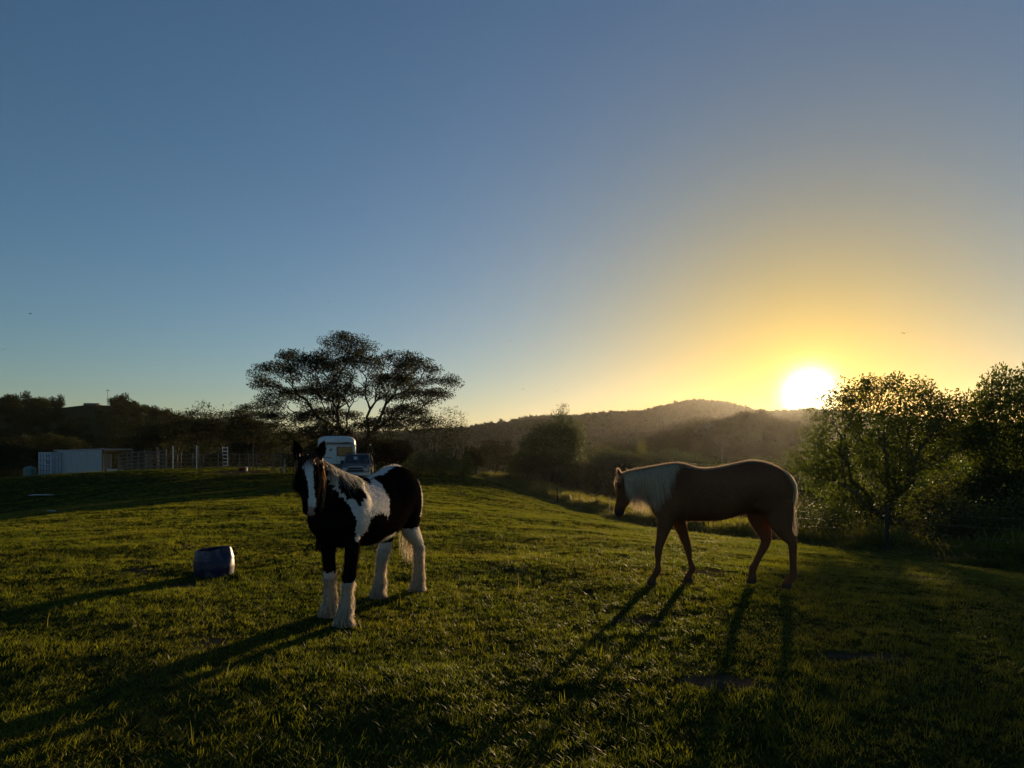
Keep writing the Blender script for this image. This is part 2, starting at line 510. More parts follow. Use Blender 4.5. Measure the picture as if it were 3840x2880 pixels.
def relax(me, weight, it, keep=None):
    """weighted Taubin smoothing: weight(P) in 0..1 says how far each region is smoothed"""
    P = verts_of(me); n = len(P)
    E = np.empty(len(me.edges) * 2, np.int32); me.edges.foreach_get('vertices', E); E = E.reshape(-1, 2)
    deg = np.bincount(E.ravel(), minlength=n)[:, None].astype(float)
    w = weight(P)[:, None]
    for k in range(it):
        for lam in (0.6, -0.5):
            S = np.stack([np.bincount(E[:, 0], P[E[:, 1], c], n) + np.bincount(E[:, 1], P[E[:, 0], c], n) for c in range(3)], 1) / deg
            P = P + (S - P) * lam * w
    me.vertices.foreach_set('co', P.astype(np.float32).ravel()); me.update()
def verts_of(me):
    a = np.empty(len(me.vertices) * 3, np.float32); me.vertices.foreach_get('co', a)
    return a.reshape(-1, 3).astype(float)
def inpoly(x, z, poly):
    p = np.array(poly, float); inside = np.zeros(len(x), bool); j = len(p) - 1
    for i in range(len(p)):
        xi, zi = p[i]; xj, zj = p[j]
        with np.errstate(divide='ignore', invalid='ignore'):
            c = ((zi > z) != (zj > z)) & (x < (xj - xi) * (z - zi) / (zj - zi + 1e-12) + xi)
        inside ^= c; j = i
    return inside
def n3(P, s, seed):
    return vnoise(P[:, 0] + P[:, 1] * 0.37, P[:, 2] - P[:, 1] * 0.61, s, seed)
def strands_mesh(name, paths, widths, cols, face=None):
    """paths: list of (k,3) arrays; a ribbon per hair lock, twisted at random; cols per lock"""
    rng = np.random.default_rng(3)
    V = []; F = []; C = []; b = 0
    for p, w, c in zip(paths, widths, cols):
        k = len(p); t = np.gradient(p, axis=0); t /= np.linalg.norm(t, axis=1)[:, None] + 1e-9
        r = rng.normal(size=3) if face is None else np.array(face) + rng.normal(size=3) * .35
        s = np.cross(t, r); s /= np.linalg.norm(s, axis=1)[:, None] + 1e-9
        prof = w * np.clip(1.15 - np.linspace(0, 1, k) ** 2, 0.08, 1)[:, None]
        V.append(np.stack([p - s * prof, p + s * prof], 1).reshape(-1, 3))
        i = np.arange(k - 1) * 2 + b
        F.append(np.stack([i, i + 1, i + 3, i + 2], 1)); b += 2 * k
        C.append(np.tile(np.array([*c, 1.0]), (2 * k, 1)))
    me = mesh_np(name, np.concatenate(V), np.concatenate(F), smooth=True)
    attr(me, 'coat', np.concatenate(C), 'FLOAT_COLOR')
    return me
def hair_mat(name, trans=0.5, spec=0.3):
    t = NT(name)
    c = t.attr('coat').outputs['Color']
    p = t.n('BsdfPrincipled'); p.inputs['Roughness'].default_value = 0.5; p.inputs['Specular IOR Level'].default_value = spec
    tr = t.n('BsdfTranslucent')
    t.l(c, p.inputs['Base Color']); t.l(c, tr.inputs[0])
    ms = t.n('MixShader'); ms.inputs[0].default_value = trans
    t.l(p.outputs[0], ms.inputs[1]); t.l(tr.outputs[0], ms.inputs[2]); t.l(ms.outputs[0], t.out.inputs[0])
    return t.m
def coat_mat(name, sheen=0.35, tint=(1, 0.9, 0.75), rough=0.55):
    t = NT(name)
    p = t.n('BsdfPrincipled')
    c = t.attr('coat').outputs['Color']
    nz = t.noise(60, 4, stretch=(0.35, 1, 1))
    mx = t.n('Mix', data_type='RGBA', blend_type='MULTIPLY'); mx.inputs[0].default_value = 1
    t.l(c, mx.inputs[6]); t.l(t.ramp(nz, [(0.3, (0.8, 0.8, 0.8)), (0.7, (1.08, 1.08, 1.08))]), mx.inputs[7])
    t.l(mx.outputs[2], p.inputs['Base Color'])
    p.inputs['Roughness'].default_value = rough; p.inputs['Specular IOR Level'].default_value = 0.0
    p.inputs['Sheen Weight'].default_value = sheen; p.inputs['Sheen Roughness'].default_value = 0.35
    p.inputs['Sheen Tint'].default_value = (*tint, 1)
    t.l(t.bump(nz, 0.15, 0.004), p.inputs['Normal'])
    t.l(p.outputs[0], t.out.inputs[0])
    return t.m
def fur(me, density, length, rng, sel=None, lean=0.5, tint=(1, 1, 1)):
    """short coat hairs standing off the skin so that the low sun catches the outline"""
    P = verts_of(me); N = np.empty(len(me.vertices) * 3, np.float32); me.vertices.foreach_get('normal', N); N = N.reshape(-1, 3).astype(float)
    k = rng.choice(len(P), int(len(P) * density), replace=density > 1)
    if sel is not None: k = k[sel(P[k])]
    p = P[k]; n = N[k]
    d = n + rng.normal(size=p.shape) * 0.25 + np.array([-0.25, 0, -0.45]) * lean
    d /= np.linalg.norm(d, axis=1)[:, None]
    L = length * (0.6 + 0.8 * rng.random(len(k)))[:, None]
    s = np.cross(d, rng.normal(size=p.shape)); s /= np.linalg.norm(s, axis=1)[:, None] + 1e-9
    w = 0.0011
    j = rng.normal(size=p.shape) * 0.004
    a = p + j - n * 0.002
    V = np.stack([a - s * w, a + s * w, a + d * L], 1).reshape(-1, 3)
    F = np.arange(len(k) * 3).reshape(-1, 3)
    m2 = mesh_np('fur', V, F)
    ca = np.empty(len(me.vertices) * 4, np.float32); me.attributes['coat'].data.foreach_get('color', ca)
    attr(m2, 'coat', np.repeat(np.clip(ca.reshape(-1, 4)[k] * np.array([*tint, 1.0]), 0, .85), 3, axis=0), 'FLOAT_COLOR')
    return m2
HAIR = hair_mat('horse_hair', 0.36)
FURM = hair_mat('coat_hair', 0.55, 0.0)
EYE = mat_basic('eye_wet', (0.012, 0.008, 0.006), rough=0.08, spec=0.6, var=0.1)
HOOF = mat_basic('hoof_horn', (0.07, 0.055, 0.045), rough=0.5, var=0.4, scale=20)
def eye_mesh(r):
    mb = MB(); v, f = blob((0, 0, 0), (r, r, r), 8); mb.put(v, f)
    return mb.mesh('eye', smooth=True)

# ---------------------------------------------------------------- pinto
rngp = np.random.default_rng(21)
PY = R(17)                    # heading: towards the camera, a little to its left
pinto = empty('horse', (-1.53, 7.9, 0), 0)
pinto.rotation_euler = (0, 0, math.atan2(-math.cos(PY), -math.sin(PY)))
pz = [h1(x, y) for x, y in ((-1.55, 7.0), (-1.81, 7.4), (-1.51, 8.41), (-1.095, 8.82))]
pinto.location.z = 0.0
tag(pinto, 'black and white pinto horse with feathered white legs facing the camera', 'horse')
HY = R(35)                      # head turned to its left, towards the camera
def headbend(q):
    q = q.copy()
    q[:, 1] = q[:, 1] - 0.045 * sstep(.5, 1.1, q[:, 0])          # neck swings to its right ...
    w = sstep(.98, 1.14, q[:, 0]); a = HY * w; dx = q[:, 0] - 1.05; dy = q[:, 1] + .045
    q[:, 0] = 1.05 + dx * np.cos(a) - dy * np.sin(a); q[:, 1] = -.045 + dx * np.sin(a) + dy * np.cos(a)   # ... the head back to its left
    return q
torso = [(.86, 1.02, .90, .06, 0, 0), (.80, 1.13, .80, .18, .0, 0), (.70, 1.26, .73, .255, .05, 0), (.56, 1.355, .70, .28, .1, .15), (.42, 1.41, .69, .285, .12, .35), (.28, 1.40, .68, .295, .12, .3),
         (.10, 1.38, .665, .295, .12, .1), (-.10, 1.385, .66, .295, .12, .05), (-.28, 1.42, .68, .295, .1, .05), (-.47, 1.47, .74, .293, .05, .05), (-.64, 1.50, .80, .288, 0, .05),
         (-.79, 1.46, .84, .265, 0, 0), (-.91, 1.37, .88, .215, 0, 0), (-.98, 1.25, .92, .15, 0, 0), (-1.01, 1.12, .98, .06, 0, 0)]
P_NECK = [(0.36, 1.405, 0.76, 0.915, 0.24), (0.5, 1.43, 0.86, 1.025, 0.205), (0.66, 1.475, 0.93, 1.135, 0.17), (0.82, 1.53, 0.99, 1.235, 0.142), (0.96, 1.58, 1.04, 1.325, 0.122), (1.07, 1.6, 1.08, 1.405, 0.108)]
P_HEAD = [(1.1, 1.61, 1.02, 1.425, 0.085), (1.18, 1.6, 1.06, 1.365, 0.102), (1.25, 1.555, 1.09, 1.31, 0.113), (1.305, 1.48, 1.12, 1.26, 0.112), (1.34, 1.405, 1.17, 1.225, 0.096), (1.365, 1.33, 1.23, 1.19, 0.08), (1.385, 1.255, 1.27, 1.15, 0.072), (1.395, 1.19, 1.295, 1.11, 0.072), (1.39, 1.14, 1.31, 1.08, 0.068), (1.375, 1.1, 1.325, 1.07, 0.05), (1.355, 1.075, 1.335, 1.06, 0.02)]
def fore(x0, xf, yt, y):
    k = xf - x0
    return [(x0, yt, 1.06, .15, .09), (x0 + .01, yt * 1.05, .91, .125, .085), (x0 + .08 * k, yt * .6 + y * .4, .78, .09, .075), (x0 + .3 * k, yt * .3 + y * .7, .65, .074, .068), (x0 + .55 * k, y, .52, .062, .062), (x0 + .66 * k, y, .455, .062, .064),
            (x0 + .72 * k, y, .40, .058, .06), (x0 + .78 * k, y, .34, .046, .047), (x0 + .84 * k, y, .25, .043, .045), (x0 + .90 * k, y, .175, .056, .055), (x0 + .93 * k + .015, y, .12, .052, .054), (x0 + .97 * k + .03, y, .075, .058, .062), (xf + .02, y, .045, .066, .07), (xf + .01, y, .0, .075, .08)]
def hind(x0, xf, y):
    k = xf - x0
    return [(x0 + .02, y * .8, 1.15, .22, .11), (x0 + .03, y, 1.0, .21, .12), (x0 + .04, y * 1.05, .86, .175, .11), (x0 + .02 + .1 * k, y * 1.02, .75, .13, .095), (x0 - .05 + .35 * k, y, .65, .09, .078), (x0 - .09 + .65 * k, y, .565, .078, .064),
            (x0 - .08 + .8 * k, y, .51, .068, .062), (x0 - .05 + .86 * k, y, .44, .052, .053), (x0 - .03 + .92 * k, y, .33, .046, .048), (x0 - .02 + .96 * k, y, .23, .048, .05), (x0 - .02 + k, y, .165, .06, .058), (xf, y, .11, .054, .055), (xf + .02, y, .075, .058, .062), (xf + .03, y, .045, .066, .07), (xf + .02, y, 0, .075, .08)]
P_LEGS = {'fl': fore(.62, .86, .15, .215), 'fr': fore(.58, .55, -.15, -.125), 'hr': hind(-.70, -.49, -.12), 'hl': hind(-.79, -1.0, .13)}
pieces = [torso_loft(torso), pair_loft(P_NECK, 22, -0.1, bend=headbend), pair_loft(P_HEAD, 20, 0.12, bend=headbend)]
pieces += [leg_loft(l) for l in P_LEGS.values()]
for s in (-1, 1):
    pieces.append(ear((1.11, .085 * s, 1.59), (1.13, .13 * s, 1.745), .05, .027, bend=headbend))
    v, f = blob((1.235, .088 * s, 1.49), (.045, .028, .035)); pieces.append(([tuple(p) for p in headbend(np.array(v))], f))       # brow
    v, f = blob((1.12, .09 * s, 1.365), (.075, .03, .085)); pieces.append(([tuple(p) for p in headbend(np.array(v))], f))      # cheek
    pieces.append(blob((.745, .13 * s, .99), (.10, .12, .16)))            # breast muscle
    pieces.append(blob((.52, .195 * s, 1.03), (.20, .09, .25)))           # shoulder
    pieces.append(blob((-.68, .175 * s, 1.08), (.26, .11, .29)))          # thigh
pbody = fuse(pieces, 0.0105, 4)
relax(pbody, lambda P: np.clip((P[:, 2] - .55) / .2, 0, 1) * np.clip((1.0 - P[:, 0]) / .12, 0.04, 1), 110)
def head_frame(P, px=1.05, py=-.045, a=None):
    a = HY if a is None else a
    dx = P[:, 0] - px; dy = P[:, 1] - py
    return dx * math.cos(a) + dy * math.sin(a), -dx * math.sin(a) + dy * math.cos(a)
def normals_of(me):
    N = np.empty(len(me.vertices) * 3, np.float32); me.vertices.foreach_get('normal', N)
    return N.reshape(-1, 3).astype(float)
P = verts_of(pbody); PN = normals_of(pbody)
x, y, z = P.T
white = np.array([0.70, 0.68, 0.64]); black = np.array([0.0075, 0.0065, 0.006]); pink = np.array([0.42, 0.25, 0.22])
nx_ = 0.05 * n3(P, .11, 1) + 0.040 * n3(P, .03, 2) + 0.026 * n3(P, .013, 5)
nz_ = 0.05 * n3(P, .11, 3) + 0.040 * n3(P, .03, 4) + 0.028 * n3(P, .013, 6)
ax, az = x + nx_, z + nz_
Wm = inpoly(ax, az, [(.98, 1.60), (.952, 1.526), (.932, 1.423), (.921, 1.332), (.873, 1.258), (.824, 1.207), (.755, 1.167), (.73, 1.093), (.708, .968), (.665, .80), (.60, .80), (.60, .85), (.525, .854), (.484, .873), (.486, .918), (.508, .965), (.435, 1.01), (.336, 1.022), (.233, .995), (.122, .973),
                         (.063, 1.049), (.018, 1.153), (-.009, 1.245), (.0, 1.327), (-.03, 1.45), (.3, 1.55), (.6, 1.60)])
Wm |= (np.abs(y + 0.02) < 0.075 + nx_) & (z > 1.2) & (x < .5) & (x > -1.2)                 # stripe along the spine
Wm |= (ax < -.835 + 0.10 * (1.3 - z)) & (z > .9)                                                # back of the quarters
Bm = inpoly(ax, az, [(.855, 1.379), (.80, 1.44), (.70, 1.46), (.60, 1.39), (.563, 1.326), (.527, 1.269), (.508, 1.218), (.515, 1.168), (.56, 1.15), (.60, 1.153), (.63, 1.12), (.667, 1.138), (.691, 1.176), (.754, 1.198), (.809, 1.243), (.838, 1.305)])
Bm |= inpoly(ax, az, [(.68, 1.43), (.50, 1.48), (.20, 1.48), (.05, 1.40), (.085, 1.345), (.18, 1.306), (.33, 1.30), (.48, 1.305), (.62, 1.36)]) & (y > -.03)
Wm &= ~Bm
Wm &= x < 1.02
xh, yh = head_frame(P)
hd = x > 1.06
bl = np.interp(z, [1.04, 1.10, 1.19, 1.25, 1.31, 1.40, 1.47, 1.50, 1.545, 1.57], [-.03, -.034, -.032, -.026, -.026, -.036, -.058, -.078, -.05, -.02]); br = np.interp(z, [1.04, 1.10, 1.19, 1.25, 1.31, 1.40, 1.47, 1.50, 1.55, 1.57], [.03, .045, .045, .034, .028, .026, .03, .026, .016, .0])
fwd = PN[:, 0] * math.cos(HY) + PN[:, 1] * math.sin(HY)
blz = hd & (yh > bl + .004 + .15 * nx_) & (yh < br - .004 + .15 * nx_) & (fwd > .1) & (z < 1.57)
Wm |= blz
zl = z + 0.8 * nz_
Wm |= (zl < np.where(x > 0, np.where(y > 0, .415, .465), np.where(y > 0.05, np.where(x > np.interp(z, [.45, .6, .78], [-1.05, -1.02, -.86]), .76, .48), .60)))
leg_w = np.clip((.62 - z) / .25, 0, 1)[:, None]
pw = np.where(Wm[:, None], white * (1 - leg_w) + np.array([.58, .49, .38]) * leg_w, black)
pw = np.where((blz & (z < 1.15))[:, None], pink * np.clip((1.25 - z) / .15, .5, 1)[:, None] + white * .15, pw)
for s in (-1, 1):        # nostrils, dark rims
    d = np.hypot(np.hypot(xh - .318, yh - .042 * s), z - 1.125)
    pw = np.where((d < .024)[:, None], black * .6, pw)
dirt = np.clip(.5 - z / .3, 0, .5)[:, None] * (z < .3)[:, None] * (0.5 + n3(P, .05, 9))[:, None]
pw = pw * (1 - dirt) + np.array([.16, .11, .07]) * dirt
attr(pbody, 'coat', np.concatenate([pw, np.ones((len(P), 1))], 1), 'FLOAT_COLOR')
COAT = coat_mat('pinto_coat', sheen=0.0, rough=.65)
add('body', pbody, COAT, pinto)
from mathutils.bvhtree import BVHTree
def bvh_of(me):
    V = [tuple(v.co) for v in me.vertices]; Fp = [tuple(p.vertices) for p in me.polygons]
    return BVHTree.FromPolygons(V, Fp)
def drape(bv, x0, z0, y0, side, L, back, rng, k=9, off=.010, wave=.012, clear_x=None):
    """a lock of mane: from the crest it lies on the neck's side and hangs free below it"""
    ph = rng.random() * 6; fr = 5 + 5 * rng.random(); pts = []; yl = y0
    for i in range(k):
        s = i / (k - 1)
        xx = x0 - back * s ** 1.2 + wave * math.sin(ph + fr * s) * s
        zz = z0 + .012 * math.sin(min(1, s * 5) * math.pi) - L * s ** 1.15
        h = bv.ray_cast(Vector((xx, 1.0 * side, zz)), Vector((0, -side, 0)), 1.2)
        if h[0] is not None and s > 0.02 and abs(h[0].y - yl) < .12: yl = h[0].y
        pts.append((xx, yl + side * (off + .012 * rng.random()) * min(1, s * 4) + .006 * math.sin(ph * 2 + fr * 1.3 * s), zz))
    return np.array(pts)
pbv = bvh_of(pbody)
crest = interp_stations(P_NECK, 6)
paths = []; wid = []; cols = []
for i in range(520):
    u = rngp.random()
    r = crest[int(u * (len(crest) - 1))]
    q = headbend(np.array([[r[0], 0, r[1]]]))[0]
    side = 1 if rngp.random() < .8 else -1
    L = (.08 + .15 * rngp.random() ** 1.5 + (.16 * rngp.random() if i % 9 == 0 else 0)) * (0.7 + .6 * u)
    pth = drape(pbv, q[0] + rngp.normal() * .012, q[2] - .005, q[1] + rngp.normal() * .008, side, L, .03 + .10 * rngp.random() * (1 - .4 * u), rngp)
    paths.append(pth); wid.append(.0014 + .0016 * rngp.random())
    tone = .75 + .3 * rngp.random()
    c = np.array([.62, .56, .46]) * tone
    if u > .72 and rngp.random() < (u - .65) * 3: c = np.array([.10, .05, .028]) * tone
    cols.append(c)
add('mane', strands_mesh('mane', paths, wid, cols, face=(0, 1, .2)), HAIR, pinto)
paths = []; wid = []; cols = []
def from_head(xh_, yh_, zz):
    a = HY; return np.array([1.05 + xh_ * math.cos(a) - yh_ * math.sin(a), -.045 + xh_ * math.sin(a) + yh_ * math.cos(a), zz])
for i in range(80):       # forelock
    y0 = rngp.normal() * .035; L = .05 + .09 * rngp.random() + (.12 if i % 11 == 0 else 0); yv = y0 * 1.5 + rngp.normal() * .03; k = 8
    pts = []
    for j in range(k):
        s = j / (k - 1)
        zz = 1.625 + .03 * math.sin(min(1, s * 3) * math.pi) - L * s
        fx = np.interp(zz, [1.07, 1.14, 1.255, 1.33, 1.405, 1.48, 1.555, 1.60, 1.64], [.31, .335, .335, .318, .293, .258, .205, .14, .06]) + .012
        pts.append(from_head(fx + .01 * rngp.random(), y0 + (yv - y0) * s + .006 * math.sin(i + 6 * s), zz))
    paths.append(np.array(pts)); wid.append(.0016 + .0014 * rngp.random()); cols.append(np.array([.07, .038, .022]) * (.4 + .8 * rngp.random()))
for i in range(64):        # long locks down the near cheek, some on the far one
    sd = 1 if i < 58 else -1
    L = .22 + .30 * rngp.random(); x0 = .02 - .06 * rngp.random(); y0 = sd * (.085 + .03 * rngp.random()); ph = rngp.random() * 6; k = 14; pts = []
    fx = .10 + .10 * rngp.random() if i < 26 else -.02 - .10 * rngp.random()
    for j in range(k):
        s = j / (k - 1)
        pts.append(from_head(x0 + fx * s + .012 * math.sin(ph + 9 * s) * s, y0 + sd * .03 * math.sin(s * 2.4) + .014 * math.sin(ph * 1.7 + 11 * s) * s, 1.59 - L * s))
    paths.append(np.array(pts)); wid.append(.0018 + .0018 * rngp.random()); cols.append(np.array([.34, .19, .09]) * (.5 + .8 * rngp.random()))
add('forelock', strands_mesh('forelock', paths, wid, cols), HAIR, pinto)
def tail_paths(rng, n, dock, zend, spread, col, back=.07, wisps=0, wave=.02, wmul=1.0):
    paths = []; wid = []; cols = []
    for i in range(n):
        L = (dock[2] - zend) * (.55 + .47 * rng.random() ** .6); k = 14; ph = rng.random() * 6; fr = 4 + 5 * rng.random()
        dx, dy = rng.normal() * spread * .7, rng.normal() * spread
        pts = []
        for j in range(k):
            s = j / (k - 1)
            b = back * (1 - math.exp(-s * 9)) + dx * s ** 1.2
            pts.append((dock[0] - b + wave * math.sin(ph + fr * s) * s, dock[1] + rng.normal() * .0015 + dy * (0.25 + .75 * s) + wave * math.sin(ph * 2 + fr * 1.2 * s) * s, dock[2] + .02 * math.sin(min(1, s * 8) * math.pi) - L * s))
        paths.append(np.array(pts)); wid.append((.0018 + .002 * rng.random()) * wmul); cols.append(np.array(col) * (.7 + .5 * rng.random()))
    return paths, wid, cols
pa, wi, co = tail_paths(rngp, 330, (-.995, -.01, 1.30), .34, .05, (.66, .56, .42), wmul=1.2)
add('tail', strands_mesh('tail', pa, wi, co), HAIR, pinto)
def feather_paths(rng, st, n, ztop, zlong):
    S = interp_stations(st, 3); S = S[np.argsort(S[:, 2])]
    paths = []; wid = []; cols = []
    for i in range(n):
        zr = ztop * rng.random() ** 1.9 + .03
        ang = math.pi + rng.normal() * (.62 if zr > .2 else 1.7)          # angle 0 = front, pi = back
        g = lambda c, q: np.interp(q, S[:, 2], S[:, c])
        L = .05 + .12 * rng.random() * (1.3 if abs(ang - math.pi) < 1 else .8); flare = .008 + (.03 if zr < .24 else .02) * rng.random() * (1.4 if abs(ang - math.pi) < .9 else .9)
        pts = []; k = 7
        for j in range(k):
            s = j / (k - 1); zz = max(zr - L * s, .008)
            rr = 1.02 + .0 * s
            ext = flare * s ** 1.1 + .004
            pts.append((g(0, zz) + (g(3, zz) * rr + ext) * math.cos(ang), g(1, zz) + (g(4, zz) * rr + ext) * math.sin(ang) + .004 * math.sin(i + 5 * s), zz))
        paths.append(np.array(pts)); wid.append(.0020 + .0022 * rng.random())
        cols.append(np.array([.62, .52, .39]) * (.75 + .4 * rng.random()) if zr > .12 or rng.random() < .5 else np.array([.38, .30, .22]) * (.7 + .5 * rng.random()))
    return strands_mesh('feather', paths, wid, cols)
for key, zt in (('fl', .33), ('fr', .42), ('hr', .48), ('hl', .46)):
    add('feather', feather_paths(rngp, P_LEGS[key], 1100, zt, .1), HAIR, pinto)
em = eye_mesh(.021)
for s in (-1, 1):
    e = add('eye', em, EYE, pinto); e.location = from_head(.195, .096 * s, 1.495)
fb = fur(pbody, 1.4, .014, rngp, tint=(.8, .75, .7), lean=1.2)
add('coat_hair', fb, FURM, pinto)
leg_fur = fur(pbody, 3.5, .034, rngp, sel=lambda Q: (Q[:, 2] < np.where(Q[:, 0] > 0, .40, .55)) & (Q[:, 2] > .03), lean=1.6)
add('leg_hair', leg_fur, FURM, pinto)
jaw = fur(pbody, 3.0, .045, rngp, sel=lambda Q: (Q[:, 0] > 1.02) & (Q[:, 0] < 1.42) & (Q[:, 2] < 1.45) & (head_frame(Q)[0] < np.interp(Q[:, 2], [1.05, 1.2, 1.4], [.26, .19, .06])) & (Q[:, 2] > 1.06), lean=1.2)
add('jaw_hair', jaw, FURM, pinto)
# ---------------------------------------------------------------- palomino, seen side-on, grazing walk
rngq = np.random.default_rng(33)
ZS = 755.0
def zx(v): return -(v - 1300) / ZS
def zz_(v, g=1340.0): return (g - v) / ZS
pal = empty('horse', (2.64, 9.15, 0.02), 0)
pal.rotation_euler = (0, 0, math.pi - R(7))
tag(pal, 'palomino horse with pale mane walking left with its head lowered', 'horse')
tor = [(600, 500, 640, .09, 0, 0), (640, 410, 708, .165, 0, 0), (700, 325, 742, .215, .05, .1), (780, 240, 758, .24, .08, .25), (850, 208, 760, .25, .1, .45), (950, 230, 755, .272, .12, .4), (1050, 262, 751, .298, .12, .15),
       (1150, 263, 753, .31, .12, .08), (1250, 247, 744, .312, .12, .05), (1350, 224, 716, .302, .1, .08), (1450, 201, 682, .29, .05, .1), (1540, 190, 662, .282, 0, .12), (1640, 207, 660, .27, 0, .1), (1740, 245, 660, .24, 0, .05), (1815, 300, 645, .19, 0, 0), (1862, 375, 600, .12, 0, 0), (1882, 440, 545, .05, 0, 0)]
tor = [(zx(a), zz_(b), zz_(c), w, e, k) for a, b, c, w, e, k in tor][::-1]
Q_NECK = [(830, 210, 700, 735, .21), (730, 225, 625, 660, .175), (640, 242, 575, 595, .14), (550, 258, 525, 560, .12), (460, 275, 470, 535, .102), (390, 292, 425, 510, .09), (350, 310, 400, 480, .082)]
Q_NECK = [(zx(a), zz_(b), zx(c), zz_(d), w) for a, b, c, d, w in Q_NECK]
Q_HEAD = [(345, 305, 425, 400, .07), (305, 345, 437, 480, .092), (288, 415, 436, 545, .104), (286, 490, 412, 588, .09), (284, 550, 388, 618, .074), (274, 605, 370, 645, .062), (264, 650, 362, 672, .06), (268, 688, 352, 696, .056), (282, 712, 338, 714, .04), (298, 724, 320, 724, .016)]
Q_HEAD = [(zx(a), zz_(b), zx(c), zz_(d), w) for a, b, c, d, w in Q_HEAD]
def qleg(rows, y, ground, ztop_px=600):
    S = (1340.0 - ztop_px) / (ground - ztop_px) / ZS
    out = []
    for (a, b, r, w) in rows:
        out.append((zx(a), y * (0.8 if b < 720 else 1.0), max((ground - b) * S, 0), r / ZS, w))
    return out
Q_LEGS = [
 qleg([(745, 620, 105, .08), (735, 730, 85, .075), (712, 830, 62, .062), (688, 930, 44, .052), (670, 1000, 37, .05), (666, 1045, 34, .045), (664, 1100, 26, .034), (664, 1160, 26, .034), (657, 1208, 35, .044), (632, 1250, 28, .038), (612, 1285, 34, .046), (606, 1310, 44, .056), (610, 1338, 50, .062)], .14, 1338),
 qleg([(855, 620, 100, .08), (868, 740, 70, .072), (900, 840, 54, .06), (935, 940, 41, .052), (952, 990, 37, .05), (962, 1040, 32, .044), (972, 1100, 24, .034), (986, 1155, 26, .035), (1000, 1190, 33, .043), (978, 1230, 27, .038), (962, 1262, 32, .046), (956, 1288, 42, .056), (962, 1315, 50, .062)], -.13, 1315),
 qleg([(1735, 560, 140, .12), (1742, 680, 130, .115), (1765, 780, 100, .09), (1800, 860, 66, .066), (1848, 922, 48, .054), (1858, 975, 39, .047), (1861, 1060, 33, .039), (1863, 1150, 31, .037), (1864, 1220, 35, .042), (1848, 1265, 36, .045), (1822, 1300, 34, .043), (1806, 1328, 42, .054), (1806, 1358, 50, .06)], .15, 1358, 560),
 qleg([(1620, 560, 130, .115), (1605, 670, 120, .105), (1630, 770, 90, .082), (1660, 855, 64, .062), (1672, 925, 47, .052), (1648, 990, 39, .045), (1608, 1065, 32, .038), (1576, 1130, 31, .037), (1556, 1172, 36, .043), (1548, 1208, 30, .04), (1550, 1238, 36, .048), (1546, 1268, 44, .056), (1538, 1302, 46, .052)], -.15, 1302, 560)]
qp = [torso_loft(tor), pair_loft(Q_NECK, 22, -.1), pair_loft(Q_HEAD, 20, .1)] + [leg_loft(l) for l in Q_LEGS]
for s in (-1, 1):
    qp.append(ear((zx(328), .05 * s, zz_(335)), (zx(300), .075 * s, zz_(262)), .03, .021))
    qp.append(blob((zx(305), .088 * s, zz_(425)), (.03, .022, .032)))
    qp.append(blob((zx(395), .085 * s, zz_(505)), (.07, .03, .07)))
    qp.append(blob((zx(690), .10 * s, zz_(620)), (.09, .10, .11)))
    qp.append(blob((zx(790), .17 * s, zz_(530)), (.15, .085, .26)))
    qp.append(blob((zx(1640), .17 * s, zz_(470)), (.24, .11, .27)))
qbody = fuse(qp, 0.011, 3)
relax(qbody, lambda P: np.clip((P[:, 2] - .62) / .18, 0, 1) * np.clip((1.12 - P[:, 0]) / .1, 0.05, 1), 100)
P = verts_of(qbody); x, y, z = P.T
base = np.array([.165, .076, .036]); dark = np.array([.11, .055, .03])
tt = np.clip(.5 + 1.2 * n3(P, .25, 2) + .3 * n3(P, .06, 5), 0, 1)[:, None]
qc = base * (.75 + .35 * tt)
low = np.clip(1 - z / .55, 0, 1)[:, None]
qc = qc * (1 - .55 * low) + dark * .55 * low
mz = np.clip((zz_(610) - z) / .08, 0, 1) * (x > zx(380))
qc = qc * (1 - mz[:, None]) + np.array([.05, .035, .03]) * mz[:, None]
qc = np.where((z < .05)[:, None], np.array([.07, .05, .04]), qc)
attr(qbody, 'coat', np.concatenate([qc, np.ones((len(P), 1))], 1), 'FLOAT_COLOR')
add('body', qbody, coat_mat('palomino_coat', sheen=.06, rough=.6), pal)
qbv = bvh_of(qbody)
cr = interp_stations(Q_NECK, 6); paths = []; wid = []; cols = []
for i in range(1500):
    u = rngq.random() ** .9; r = cr[int(u * (len(cr) - 1))]
    side = 1 if rngq.random() < .72 else -1
    depth = np.interp(u, [0, .1, .2, .4, .8, 1], [.05, .16, .38, .56, .48, .28])
    L = depth * (.72 + .36 * rngq.random())
    paths.append(drape(qbv, r[0] + rngq.normal() * .008, r[1] - .004, rngq.normal() * .006, side, L, .03 + .05 * rngq.random(), rngq, k=10, off=.008, wave=.008))
    wid.append(.0012 + .0013 * rngq.random()); cols.append(np.array([.82, .66, .45]) * (.5 + .42 * rngq.random()))
for i in range(16):      # flyaway hairs over the crest
    u = rngq.random(); r = cr[int(u * (len(cr) - 1))]; a = rngq.normal() * .6; L = .02 + .03 * rngq.random()
    paths.append(np.array([(r[0] + L * s * math.sin(a), rngq.normal() * .002, r[1] + L * s * math.cos(a)) for s in (0, .33, .66, 1)])); wid.append(.0012); cols.append(np.array([.66, .56, .40]))
add('mane', strands_mesh('mane', paths, wid, cols, face=(0, 1, .25)), HAIR, pal)
paths = []; wid = []; cols = []
